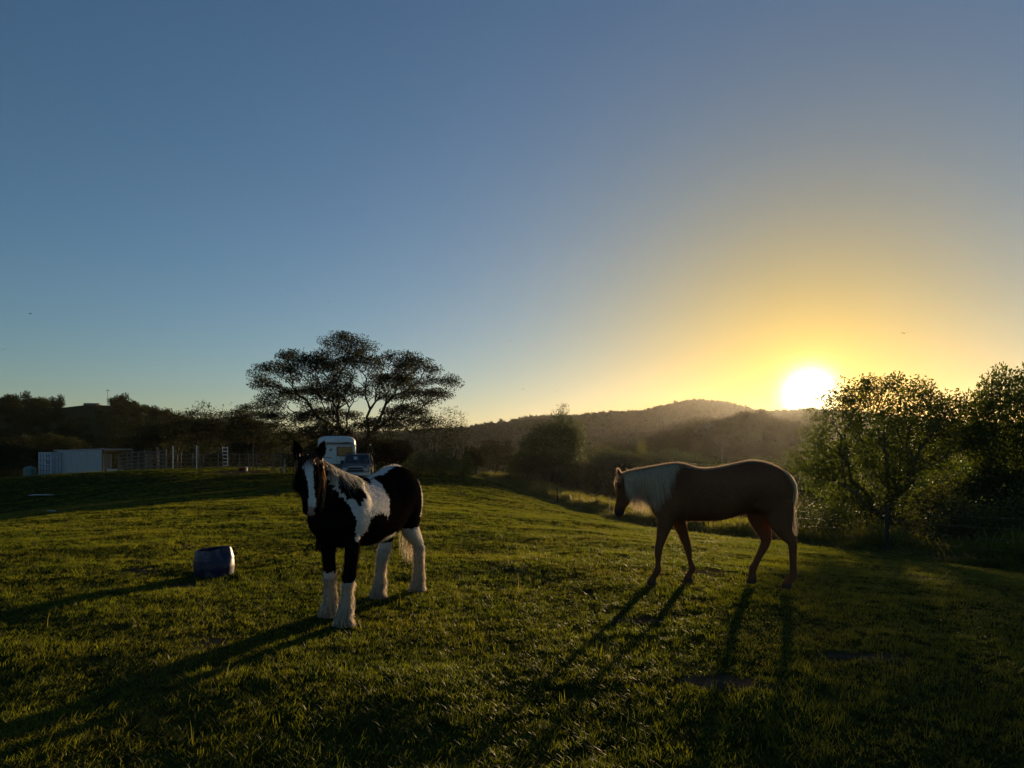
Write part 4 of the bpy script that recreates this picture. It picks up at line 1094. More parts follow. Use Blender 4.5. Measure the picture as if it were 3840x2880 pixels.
# ------------------------------------------------------------------ woods on the hills: read as one mass
def puff(seed, n, leaf, w, h):
    rng = np.random.default_rng(seed)
    cs = in_lobes(rng, [(0, 0, h * .62, w, w, h * .38), (w * .4, 0, h * .5, w * .7, w * .7, h * .3), (-w * .4, w * .2, h * .48, w * .7, w * .7, h * .3)], max(8, n // 12), .5, .5)
    V, F, lv = leaves_np(rng, cs, 12, w * .28, leaf, .7, .6)
    mb = MB(); mb.tube([(0, 0, -1), (0, 0, h * .6)], [.22, .1], 4); b = len(V)
    V = np.concatenate([V, np.array(mb.v)]); F = np.concatenate([F, np.array([f for f in mb.f if len(f) == 4]) + b]); lv = np.concatenate([lv, np.zeros(len(mb.v))])
    me = crown_mesh('puff', V, F, lv); return me
def wood(name, hf, az0, az1, d0, d1, n, meshes, s0, s1, seed, label, keep=None):
    rng = np.random.default_rng(seed)
    az = az0 + (az1 - az0) * rng.random(n); d = d0 + (d1 - d0) * rng.random(n) ** .8
    z = hf(az, d); x = np.sin(np.radians(az)) * d; y = np.cos(np.radians(az)) * d
    k = np.ones(n, bool) if keep is None else keep(az, d, x, y)
    x, y, z = x[k], y[k], z[k]; m = len(x)
    s = (s0 + (s1 - s0) * rng.random(m) ** 1.6)[:, None] * np.array([[1, 1, 1]]) * (1 + .25 * rng.normal(size=(m, 3)) * .5)
    rot = np.stack([np.zeros(m), np.zeros(m), rng.random(m) * 6.28], 1)
    return scatter(name, np.stack([x, y, z - .3], 1), rot, s, rng.integers(0, len(meshes), m), meshes, label, 'forest')
LEAFH = mat_leaf('leaf_far', [(0.0, (0.018, 0.025, 0.010)), (.6, (0.034, 0.042, 0.015)), (1.0, (0.06, 0.06, 0.022))], trans=.12, obj_rand=.25, spec=0.0, rough=.9)
far_k = [puff(30 + i, 100, 2.4, 4.2, 9) for i in range(4)]
near_k = [puff(40 + i, 520, .75, 3.0, 7.5) for i in range(4)]
for m_ in far_k + near_k: m_.materials.append(LEAFH)
wood('far_forest', far_h, -18, 42, 780, 1560, 7500, far_k, .5, .9, 5, 'dark bush covering the far hill under the sun')
wood('far_ridge_trees', far_h, -18, 42, 1440, 1530, 1900, far_k, .4, 1.05, 6, 'row of tiny trees along the crest of the far hill')
wood('near_forest', mid_h, 6, 40, 250, 520, 1300, near_k, .45, .95, 7, 'woods on the nearer hill behind the palomino', keep=lambda az, d, x, y: vnoise(x, y, 60, 3) + .1 > 0 * d)
wood('near_ridge_trees', mid_h, 12, 38, 440, 500, 330, near_k, .5, 1.25, 8, 'trees along the crest of the nearer hill')
wood('left_forest', left_h, -40, -8, 175, 345, 1600, near_k, .28, .6, 9, 'dark woods covering the left hill behind the shed', keep=lambda az, d, x, y: ~((az > -31.2) & (az < -28.2) & (d > 265)))
# ------------------------------------------------------------------ grass
def blades(rng, n, rad, l0, l1, w, curl, seg=3, lean=.5, head=0.0):
    V = []; F = []; lv = []; b = 0
    for i in range(n):
        a = rng.random() * 6.28; r = rad * math.sqrt(rng.random()); p = np.array([r * math.cos(a), r * math.sin(a), -.01])
        d = rng.random() * 6.28; L = l0 + (l1 - l0) * rng.random(); ln = lean * (.3 + rng.random())
        out = np.array([math.cos(d), math.sin(d), 0]); side = np.array([-math.sin(d), math.cos(d), 0])
        c = rng.random()
        for s in range(seg + 1):
            t_ = s / seg
            q = p + out * L * (ln * t_ + curl * t_ * t_) * .7 + np.array([0, 0, L * (t_ - .35 * curl * t_ * t_)])
            ww = w * (1 - t_ ** 1.5) + w * .08
            if head and t_ > .7: ww = w * (1.4 + head)
            V += [q - side * ww, q + side * ww]; lv += [c, c]
        for s in range(seg): F.append((b + 2 * s, b + 2 * s + 1, b + 2 * s + 3, b + 2 * s + 2))
        b += 2 * (seg + 1)
    me = mesh_np('blades', np.array(V), np.array(F)); attr(me, 'lv', lv)
    return me
def grass_mat(name, stops, trans, tint, patch):
    """blade colour varies blade by blade, tuft by tuft and in broad patches over the lawn"""
    t = NT(name)
    oi = t.n('ObjectInfo')
    nz = t.n('TexNoise'); nz.inputs['Scale'].default_value = patch; nz.inputs['Detail'].default_value = 5
    t.l(oi.outputs['Location'], nz.inputs['Vector'])
    a = t.n('Math', operation='MULTIPLY'); a.inputs[1].default_value = .3; t.l(t.attr('lv').outputs['Fac'], a.inputs[0])
    b = t.n('Math', operation='MULTIPLY_ADD'); b.inputs[1].default_value = .25; t.l(oi.outputs['Random'], b.inputs[0]); t.l(a.outputs[0], b.inputs[2])
    m = t.n('MapRange'); m.inputs[1].default_value = .3; m.inputs[2].default_value = .7; m.inputs[3].default_value = 0; m.inputs[4].default_value = .45; t.l(nz.outputs['Fac'], m.inputs[0])
    c = t.n('Math', operation='ADD'); t.l(b.outputs[0], c.inputs[0]); t.l(m.outputs[0], c.inputs[1])
    col = t.ramp(c.outputs[0], stops)
    p = t.n('BsdfPrincipled'); p.inputs['Roughness'].default_value = .5; p.inputs['Specular IOR Level'].default_value = .16
    t.l(col, p.inputs['Base Color'])
    tr = t.n('BsdfTranslucent')
    tm = t.n('Mix', data_type='RGBA', blend_type='MULTIPLY'); tm.inputs[0].default_value = 1; t.l(col, tm.inputs[6]); tm.inputs[7].default_value = (*tint, 1)
    t.l(tm.outputs[2], tr.inputs[0])
    ms = t.n('MixShader'); ms.inputs[0].default_value = trans; t.l(p.outputs[0], ms.inputs[1]); t.l(tr.outputs[0], ms.inputs[2])
    t.l(ms.outputs[0], t.out.inputs[0])
    return t.m
GRASS = grass_mat('lawn_blade', [(0, (.052, .070, .015)), (.4, (.098, .110, .021)), (.7, (.138, .130, .028)), (1, (.19, .150, .06))], .62, (1.42, 1.53, .36), .55)
TALLG = grass_mat('tall_blade', [(0, (.06, .075, .016)), (.5, (.11, .115, .028)), (1, (.24, .19, .08))], .58, (1.7, 1.6, .6), .4)
rgx = np.random.default_rng(11)
lawn_k = [blades(rgx, 16, .07, .025, .058, .0021, .45) for _ in range(6)] + [blades(rgx, 12, .06, .04, .09, .0022, .55) for _ in range(3)]
for m_ in lawn_k: m_.materials.append(GRASS)
def lawn_points(rng, y0, y1, dens, pad=1.5):
    A = []
    ys = np.linspace(y0, y1, 24)
    for a, b in zip(ys[:-1], ys[1:]):
        hw = b * .72 + pad; n = int(dens * (b - a) * 2 * hw)
        A.append(np.stack([(rng.random(n) * 2 - 1) * hw, a + (b - a) * rng.random(n)], 1))
    P = np.concatenate(A)
    s = P[:, 0] - fence_x(P[:, 1]); return P[s < .3]
bands = [(2.6, 6.5, 330, 1.0), (6.5, 10, 230, 1.08), (10, 16, 170, 1.25), (16, 28, 75, 1.6), (28, 50, 26, 2.3), (50, 92, 9, 3.2)]
PP = []; SS = []; ZZ = []
for y0, y1, dn, sc_ in bands:
    q = lawn_points(rgx, y0, y1, dn)
    so = soil(q[:, 0], q[:, 1]); den = .75 + .9 * vnoise(q[:, 0], q[:, 1], .55, 21) + .7 * vnoise(q[:, 0], q[:, 1], 2.2, 22)
    k = (rgx.random(len(q)) > so * .85) & (rgx.random(len(q)) < den + .25)
    q = q[k]; hgt = .75 + .5 * np.clip(vnoise(q[:, 0], q[:, 1], .8, 23) + .5 * vnoise(q[:, 0], q[:, 1], .25, 24), -.35, .6)
    s = sc_ * (.7 + .5 * rgx.random(len(q)))
    PP.append(q); SS.append(np.stack([s, s, s * hgt / (sc_ ** .55)], 1))
PP = np.concatenate(PP); SS = np.concatenate(SS)
zz = H(PP[:, 0], PP[:, 1])
n = len(PP)
scatter('lawn_grass', np.column_stack([PP, zz]), np.column_stack([rgx.normal(size=n) * .12, rgx.normal(size=n) * .12, rgx.random(n) * 6.28]), SS, rgx.integers(0, len(lawn_k), n), lawn_k, 'short grazed green grass covering the paddock', 'grass')
# unmown grass on the fence line and beyond it
tall_k = [blades(rgx, 22, .16, .35, .85, .0045, .25, 4, .25) for _ in range(4)] + [blades(rgx, 14, .14, .55, 1.05, .004, .3, 5, .22, head=1.2) for _ in range(3)]
for m_ in tall_k: m_.materials.append(TALLG)
n = 20000
yy = 9 + 82 * rgx.random(n) ** 1.5
ss = np.abs(rgx.normal(size=n)) * 2.0 + rgx.normal(size=n) * .25 - .1
xx = fence_x(yy) + ss
dm = np.clip(vnoise(xx, yy, 1.6, 31) + .75, .25, 1.1)
hs = np.where(ss < .25, .45, 1.0) * (.65 + .5 * rgx.random(n)) * dm
sc3 = np.interp(yy, [10, 30, 90], [.9, 1.0, 1.5])
scatter('tall_grass', np.column_stack([xx, yy, H(xx, yy)]), np.column_stack([rgx.normal(size=n) * .1, rgx.normal(size=n) * .1, rgx.random(n) * 6.28]), np.stack([sc3, sc3, hs * .9], 1), rgx.integers(0, len(tall_k), n), tall_k, 'tall seeding grass along the wire fence', 'grass')

# odd dry stalks scattered through the lawn
stalk_k = [blades(rgx, 4, .05, .09, .19, .0016, .35, 4, .45) for _ in range(4)]
for m_ in stalk_k: m_.materials.append(TALLG)
n = 700
q = np.stack([(rgx.random(n) * 2 - 1) * 11, 2.8 + 15 * rgx.random(n) ** 1.2], 1); q = q[vnoise(q[:, 0], q[:, 1], 1.4, 51) > -.12]; n = len(q)
s_ = .7 + .6 * rgx.random(n)
scatter('dry_stalks', np.column_stack([q, H(q[:, 0], q[:, 1])]), np.column_stack([rgx.normal(size=n) * .2, rgx.normal(size=n) * .2, rgx.random(n) * 6.28]), np.stack([s_, s_, s_], 1), rgx.integers(0, 4, n), stalk_k, 'odd dry stalks standing in the short grass', 'grass')
# ------------------------------------------------------------------ things
M_WHITE = mat_basic('white_paint', (.62, .63, .62), rough=.45, var=.12, scale=3, dirt=(.25, .22, .18), dirt_amt=.25)
M_WHITEB = mat_basic('white_rail_paint', (.78, .77, .73), rough=.5, var=.1, scale=8)
M_CONT = mat_basic('container_paint', (.46, .51, .56), rough=.5, var=.15, scale=2.5, dirt=(.16, .10, .07), dirt_amt=.5)
M_BLUEP = mat_basic('faded_blue_print', (.04, .10, .17), rough=.6, var=.3, scale=8)
M_TIN = mat_basic('pale_sheet_metal', (.44, .45, .45), rough=.5, metal=.0, var=.18, scale=1.2, stretch=(6, 6, .5), dirt=(.2, .15, .11), dirt_amt=.3)
M_TIN2 = mat_basic('roof_sheet_metal', (.30, .30, .30), rough=.45, var=.25, scale=2)
M_WOOD = mat_basic('weathered_timber', (.20, .17, .14), rough=.9, spec=.1, var=.45, scale=7, stretch=(1, 1, 6), bump=.4)
M_STEEL = mat_basic('dull_galvanised_steel', (.11, .11, .11), rough=.6, metal=.3, var=.3, scale=9)
M_DARK = mat_basic('black_plastic', (.018, .018, .019), rough=.6, var=.3)
M_TYRE = mat_basic('tyre_rubber', (.022, .021, .02), rough=.9, var=.3, scale=15, dirt=(.1, .08, .06), dirt_amt=.5)
M_TANK = mat_basic('sea_green_poly', (.10, .19, .17), rough=.55, var=.2, scale=3)
M_BLUE = mat_basic('blue_barrel_plastic', (.006, .012, .05), rough=.42, spec=.5, var=.3, scale=5, dirt=(.25, .20, .14), dirt_amt=.35)
M_CAR = mat_basic('dusty_grey_green_paint', (.085, .105, .115), rough=.38, spec=.5, var=.2, scale=3, dirt=(.2, .17, .13), dirt_amt=.3)
M_GLASS = mat_basic('dark_glass', (.02, .026, .03), rough=.08, spec=.8, var=.3, scale=3)
M_CHROME = mat_basic('alloy_bar', (.42, .43, .44), rough=.35, metal=.8, var=.15)
M_LENS = mat_basic('lamp_lens', (.45, .46, .46), rough=.15, spec=.8, var=.1)
M_RED = mat_basic('faded_red_plastic', (.20, .035, .03), rough=.6, var=.3)
M_BOARD = mat_basic('pale_board', (.40, .41, .40), rough=.8, var=.2)
def face_to(loc, rz_deg=0): return R(rz_deg)

# --- cut-down blue barrel on the lawn
def barrel():
    o = empty('barrel', (-4.03, 10.1, h1(-4.03, 10.1) - .015), R(-8))
    o.rotation_euler = (R(1.5), R(-2), R(-8))
    n = 56; Hh = .375
    def rad(a, t_):
        r = .240 + .026 * math.sin(math.pi * min(1, t_ * 1.02)) - .012 * t_
        for zr in (.06, .34, .64): r += .006 * math.exp(-((t_ - zr) / .018) ** 2)
        d = abs((a - R(-28) + math.pi) % (2 * math.pi) - math.pi)          # dented panel, towards the right
        dent = math.exp(-(d / .42) ** 2) * sstep(.35, .95, t_) * .075
        return r - float(dent)
    def top(a):
        return Hh * (1 + .03 * math.cos(a - R(20)) + .05 * math.exp(-(((a - R(8) + math.pi) % (2 * math.pi) - math.pi) / .3) ** 2))
    V = []; F = []; rows = 22
    for wall in (0, 1):
        for i in range(rows + 1):
            t_ = i / rows
            for k in range(n):
                a = 2 * math.pi * k / n - math.pi
                r = rad(a, t_) - .007 * wall
                z = top(a) * t_ if not wall else max(top(a) * t_ - .0, .012)
                V.append((r * math.cos(a), r * math.sin(a), z))
    def q(w, i, k): return w * (rows + 1) * n + i * n + k % n
    for i in range(rows):
        for k in range(n):
            F.append((q(0, i, k), q(0, i, k + 1), q(0, i + 1, k + 1), q(0, i + 1, k)))
            F.append((q(1, i, k + 1), q(1, i, k), q(1, i + 1, k), q(1, i + 1, k + 1)))
    for k in range(n): F.append((q(0, rows, k), q(0, rows, k + 1), q(1, rows, k + 1), q(1, rows, k)))
    F.append(tuple(q(0, 0, k) for k in range(n))[::-1]); F.append(tuple(q(1, 0, k) for k in range(n)))
    add('shell', mesh_np('shell', V, F, smooth=True), M_BLUE, o)
    mb = MB(); mb.tube([(.235 * math.cos(R(a)), .235 * math.sin(R(a)), .02) for a in range(-60, 61, 12)], .012, 6); mb.build('base_rim', M_BLUE, o, smooth=True)
    tag(o, 'cut-down blue plastic barrel with a dented side standing on the lawn', 'barrel')
barrel()

# --- wire fence down the right side of the paddock
def wire_fence():
    y0 = 20.2; ys = [y0 - 5.6 * 4, y0 - 5.6 * 3, y0 - 5.6 * 2, y0 - 5.6] + [y0 + 5.7 * k for k in range(12)]
    o = empty('wire_fence', (float(fence_x(y0)), y0, h1(float(fence_x(y0)), y0)), 0); L = o.location
    pts = []
    for i, y_ in enumerate(ys):
        x_ = float(fence_x(y_)); z_ = h1(x_, y_); pts.append((x_, y_, z_))
        mb = MB(); thick = i % 6 == 4; tl = (rw.normal() * .03, rw.normal() * .03)
        if thick: mb.tube([(0, 0, -.3), (tl[0] * .5, tl[1] * .5, .6), (tl[0], tl[1], 1.38)], [.055, .052, .048], 9)
        else:
            mb.tube([(0, 0, -.3), (tl[0], tl[1], 1.28)], .021, 3); mb.box(-.003, .003, -.026, .026, -.3, 1.27)
        mb.build('post', BARK if thick else M_STEEL, o, loc=Vector((x_, y_, z_)) - L)
    for hgt in (.22, .46, .70, .95, 1.18):
        mb = MB(); P = []
        for a, b in zip(pts[:-1], pts[1:]):
            for s in (0, .25, .5, .75):
                P.append(Vector((a[0] + (b[0] - a[0]) * s, a[1] + (b[1] - a[1]) * s, a[2] + (b[2] - a[2]) * s + hgt - .03 * math.sin(math.pi * s))) - L)
        P.append(Vector((pts[-1][0], pts[-1][1], pts[-1][2] + hgt)) - L)
        mb.tube(P, .0035, 4); mb.build('wire', M_STEEL, o)
    tag(o, 'post and wire fence running along the tall grass to the right', 'fence')
wire_fence()

# --- horse float and four wheel drive under the spreading tree
def rrect(w, h, r, n=6, cx=0, cz=0):
    out = []
    for (sx, sz, a0) in ((1, 1, 0), (-1, 1, 90), (-1, -1, 180), (1, -1, 270)):
        for k in range(n + 1):
            a = R(a0 + 90 * k / n); out.append((cx + sx * (w / 2 - r) + r * math.cos(a), cz + sz * (h / 2 - r) + r * math.sin(a)))
    return out
def slab_y(mb, outline, y0, y1):
    n = len(outline); v = [(x, y0, z) for x, z in outline] + [(x, y1, z) for x, z in outline]
    f = [tuple(range(n)), tuple(range(2 * n - 1, n - 1, -1))] + [(k, n + k, n + (k + 1) % n, (k + 1) % n) for k in range(n)]
    mb.put(v, f)
def wheel(parent, loc, r=.34, w=.22):
    mb = MB(); mb.lathe([(r * .62, -w / 2), (r * .93, -w / 2), (r, -w * .34), (r, w * .34), (r * .93, w / 2), (r * .62, w / 2)], 22, axis='x')
    t_ = mb.build('wheel', M_TYRE, parent, smooth=True, loc=loc)
    mb = MB(); mb.lathe([(.0, -w * .42), (r * .2, -w * .42), (r * .5, -w * .3), (r * .63, -w * .44), (r * .63, w * .44), (r * .5, w * .3), (r * .2, w * .42), (0, w * .42)], 16, axis='x'); mb.build('rim', M_CHROME, t_, smooth=True)
    return t_
def text_mesh(s, size, mat, parent, loc, rot, name='lettering'):
    cu = bpy.data.curves.new(name, 'FONT'); cu.body = s; cu.size = size; cu.extrude = .003; cu.align_x = 'CENTER'; cu.align_y = 'CENTER'
    tmp = bpy.data.objects.new('t', cu); COL.objects.link(tmp)
    dg = bpy.context.evaluated_depsgraph_get(); dg.update()
    me = bpy.data.meshes.new_from_object(tmp.evaluated_get(dg)); bpy.data.objects.remove(tmp)
    o = add(name, me, mat, parent); o.location = loc; o.rotation_euler = rot
    return o
def horse_float():
    d = 43.0; p = at(336.5, d); o = empty('horse_float', p, R(11)); W_ = 2.12
    mb = MB(); slab_y(mb, rrect(W_, 1.10, .05, 3, 0, 1.72), -.02, 3.4); mb.build('shell', M_WHITE, o, bevel=.02)
    # moulded roof: rounded over the front, the sides and the back
    rings = []
    for yv, kx, kz in [(-.06, .90, .0), (-.10, .93, .30), (-.06, .955, .62), (.10, .985, .86), (.35, 1.0, .97), (.8, 1.0, 1.0), (2.8, 1.0, 1.0), (3.2, .99, .9), (3.42, .95, .5), (3.44, .9, 0.0)]:
        ring = [(-W_ / 2 * kx, 2.255)]
        for k in range(15):
            a = math.pi * (1 - k / 14); cx = math.cos(a); sx = math.sin(a)
            ring.append((W_ / 2 * kx * math.copysign(abs(cx) ** .55, cx), 2.30 + .50 * kz * sx ** .55))
        ring.append((W_ / 2 * kx, 2.255)); rings.append([(x, yv, z) for x, z in ring])
    n = len(rings[0]); V = sum(rings, []); F = [(i * n + k, i * n + k + 1, (i + 1) * n + k + 1, (i + 1) * n + k) for i in range(len(rings) - 1) for k in range(n - 1)]
    F += [tuple(range(n)), tuple(range((len(rings) - 1) * n, len(rings) * n))[::-1]]
    rc = add('roof_cap', mesh_np('roof_cap', V, F, smooth=True), M_WHITE, o)
    mb = MB(); mb.box(-W_ / 2 - .012, W_ / 2 + .012, -.055, 3.42, 2.245, 2.285); mb.build('roof_seam', M_STEEL, rc)
    mb = MB(); mb.box(-W_ / 2 + .03, W_ / 2 - .03, .0, 3.38, .55, 1.165); mb.build('lower_body', M_STEEL, o, bevel=.02)
    mb = MB(); slab_y(mb, rrect(.87, .56, .07, 5, .47, 1.88), -.040, -.022); wdw = mb.build('window', M_DARK, o)
    mb = MB(); slab_y(mb, rrect(.80, .49, .05, 5, .47, 1.88), -.048, -.041); mb.build('pane', M_GLASS, wdw)
    for xx_ in (.0, .955):
        mb = MB(); mb.box(xx_, xx_ + .012, -.03, -.021, 1.25, 2.22); mb.build('door_edge', M_STEEL, o)
    mb = MB(); mb.box(.74, .92, -.05, -.02, 2.19, 2.205); mb.build('grab_rail', M_DARK, o)
    mb = MB(); slab_y(mb, [(-.78, 1.535), (-.42, 1.50), (-.375, 1.44), (-.345, 1.495), (-.22, 1.50), (-.22, 1.53), (-.34, 1.53), (-.40, 1.54), (-.78, 1.575)], -.027, -.021); mb.build('stripe', M_BLUEP, o)
    mb = MB()          # prancing pony decal
    for poly in ([(-.37, 1.97), (-.35, 2.02), (-.30, 2.025), (-.265, 2.05), (-.255, 2.09), (-.235, 2.075), (-.21, 2.06), (-.235, 2.045), (-.25, 2.0), (-.285, 1.965), (-.33, 1.96)], [(-.37, 1.97), (-.395, 1.92), (-.40, 1.87), (-.385, 1.87), (-.378, 1.92), (-.35, 1.965)], [(-.35, 1.97), (-.355, 1.90), (-.34, 1.865), (-.33, 1.87), (-.338, 1.905), (-.325, 1.965)], [(-.275, 1.975), (-.26, 1.93), (-.27, 1.89), (-.258, 1.89), (-.245, 1.935), (-.26, 1.99)], [(-.26, 1.99), (-.235, 1.965), (-.24, 1.93), (-.228, 1.93), (-.222, 1.972), (-.25, 2.005)], [(-.36, 2.01), (-.40, 1.99), (-.41, 1.94), (-.395, 1.95), (-.385, 1.985), (-.355, 1.995)]):
        slab_y(mb, poly, -.026, -.021)
    mb.build('pony_decal', M_DARK, o)
    text_mesh('oxobay', .15, M_DARK, o, (.57, -.103, 2.40), (R(86), 0, 0))
    for sx in (-1, 1):
        for yv in (1.5, 2.3): wheel(o, (sx * (W_ / 2 + .02), yv, .33), .33, .2)
        mb = MB(); mb.box(sx * (W_ / 2 - .02) - .12, sx * (W_ / 2 - .02) + .14, 1.05, 2.75, .70, .76); mb.build('mudguard', M_STEEL, o, bevel=.02)
        mb = MB(); mb.tube([(sx * .8, .2, .52), (0, -1.15, .50)], .045, 6); mb.build('drawbar', M_STEEL, o)
    mb = MB(); mb.tube([(0, -1.0, .02), (0, -1.0, .62)], .03, 8); mb.lathe([(.09, 0), (.09, .05), (.0, .05)], 10, 0, -1.0); mb.build('jockey_wheel', M_STEEL, o)
    tag(o, 'white horse float with rounded roof and dark window behind the pinto', 'horse float')
horse_float()
def four_wheel_drive():
    d = 41.0; p = at(355.6, d); o = empty('four_wheel_drive', p, R(8)); hw = .82
    def sections(name, secs, mat, parent, bevel=.03, smooth=False):
        """loft of rectangles: y, half width bottom, half width top, z bottom, z top"""
        V = []; 
        for (yv, wb, wt, zb, zt) in secs: V += [(-wb, yv, zb), (wb, yv, zb), (wt, yv, zt), (-wt, yv, zt)]
        F = [(0, 1, 2, 3), tuple((len(secs) - 1) * 4 + k for k in (3, 2, 1, 0))]
        for i in range(len(secs) - 1):
            for k in range(4): F.append((i * 4 + k, i * 4 + (k + 1) % 4, (i + 1) * 4 + (k + 1) % 4, (i + 1) * 4 + k))
        mb = MB(); mb.put(V, F); return mb.build(name, mat, parent, bevel=bevel)
    sections('body', [(.0, hw - .06, hw - .10, .50, .93), (.25, hw, hw - .05, .42, .985), (1.15, hw, hw - .03, .42, 1.10), (1.32, hw, hw - .03, .42, 1.14), (4.3, hw, hw - .03, .42, 1.12), (4.55, hw - .02, hw - .06, .5, 1.08)], M_CAR, o)
    sections('bonnet', [(.06, hw - .20, hw - .22, .93, .975), (.4, hw - .13, hw - .17, .98, 1.055), (1.22, hw - .10, hw - .15, 1.10, 1.175)], M_CAR, o, .015)
    cabin = sections('cabin', [(1.22, hw - .05, hw - .07, 1.12, 1.18), (1.78, hw - .05, hw - .17, 1.12, 1.705), (2.1, hw - .05, hw - .18, 1.12, 1.74), (3.6, hw - .05, hw - .18, 1.12, 1.74), (4.3, hw - .05, hw - .13, 1.1, 1.6), (4.45, hw - .06, hw - .1, 1.1, 1.15)], M_CAR, o, .02)
    def quad(name, v, mat, parent, th=.012):
        v = [Vector(q) for q in v]; nrm = (v[1] - v[0]).cross(v[3] - v[0]).normalized() * th
        mb = MB(); mb.put([q for q in v] + [q + nrm for q in v], [(0, 1, 2, 3), (7, 6, 5, 4), (0, 4, 5, 1), (1, 5, 6, 2), (2, 6, 7, 3), (3, 7, 4, 0)]); return mb.build(name, mat, parent)
    ws = quad('windscreen', [(-.67, 1.245, 1.21), (.67, 1.245, 1.21), (.585, 1.735, 1.665), (-.585, 1.735, 1.665)], M_GLASS, o)
    quad('screen_sticker', [(-.20, 1.42, 1.395), (.0, 1.42, 1.395), (.0, 1.60, 1.56), (-.20, 1.60, 1.56)], M_BOARD, ws, .02)
    for sx in (-1, 1):
        xb = sx * (hw - .045); xt = sx * (hw - .165)
        for (ya, yb) in ((1.80, 2.55), (2.62, 3.4)):
            a = 1.24; b = 1.66; ka = xb + (xt - xb) * .2; kb = xb + (xt - xb) * .9
            v = [(ka + sx * .004, ya + (.0 if ya > 2 else -.25), a), (ka + sx * .004, yb, a), (kb + sx * .004, yb, b), (kb + sx * .004, ya, b)]
            quad('side_window', v if sx > 0 else v[::-1], M_GLASS, o)
        mb = MB(); slab_y(mb, rrect(.26, .17, .03, 3, sx * .56, .85), -.035, .02); hl = mb.build('headlight', M_CHROME, o)
        mb = MB(); slab_y(mb, rrect(.22, .13, .03, 3, sx * .56, .85), -.045, -.036); mb.build('lens', M_LENS, hl)
        mb = MB(); mb.box(sx * (hw + .03) - .09, sx * (hw + .03) + .09, 1.52, 1.60, 1.16, 1.36); mb.build('wing_mirror', M_DARK, o, bevel=.02)
        for yv in (.78, 3.55): wheel(o, (sx * (hw - .10), yv, .37), .37, .24)
        mb = MB(); mb.tube([(sx * hw, .78 + .46 * math.cos(R(a)), .40 + .46 * math.sin(R(a))) for a in range(0, 181, 20)], .04, 6); mb.build('wheel_arch', M_DARK, o)
    mb = MB(); slab_y(mb, rrect(.80, .20, .02, 2, 0, .86), -.02, .01); gr = mb.build('grille', M_DARK, o)
    mb = MB(); mb.box(-hw + .02, hw - .02, -.16, .02, .52, .70); mb.build('bumper', M_CHROME, o, bevel=.03)
    mb = MB(); mb.tube([(-.46, -.12, .68), (-.42, -.15, .95), (-.34, -.15, 1.02), (.34, -.15, 1.02), (.42, -.15, .95), (.46, -.12, .68)], .035, 8)
    mb.tube([(-.42, -.14, .86), (.42, -.14, .86)], .02, 6); mb.build('bull_bar', M_CHROME, o, smooth=True)
    mb = MB(); mb.box(-.19, .19, -.185, -.165, .55, .66); mb.build('number_plate', M_BOARD, o)
    mb = MB(); mb.tube([(hw - .02, 1.02, 1.0), (hw + .05, 1.15, 1.12), (hw - .02, 1.5, 1.40), (hw - .10, 1.78, 1.72), (hw - .10, 1.78, 1.82)], [.035, .04, .035, .035, .05], 8); mb.build('snorkel', M_DARK, o, smooth=True)
    rk = MB(); rk.box(-.62, .62, 1.95, 1.99, 1.765, 1.80); rk.box(-.62, .62, 3.3, 3.34, 1.765, 1.80); rk.box(-.64, -.60, 1.9, 3.4, 1.80, 1.83); rk.box(.60, .64, 1.9, 3.4, 1.80, 1.83); rk.build('roof_rack', M_DARK, o)
    mb = MB(); mb.tube([(.52, 2.2, 1.80), (.57, 2.22, 2.0), (.68, 2.25, 2.22)], .012, 6); an = mb.build('whip_aerial', M_STEEL, o)
    mb = MB(); v, f = blob((.69, 2.255, 2.26), (.045, .045, .055), 6); mb.put(v, f); mb.build('aerial_tip', M_WHITEB, an, smooth=True)
    tag(o, 'old grey-green four wheel drive with bull bar parked before the horse float', 'car')
four_wheel_drive()

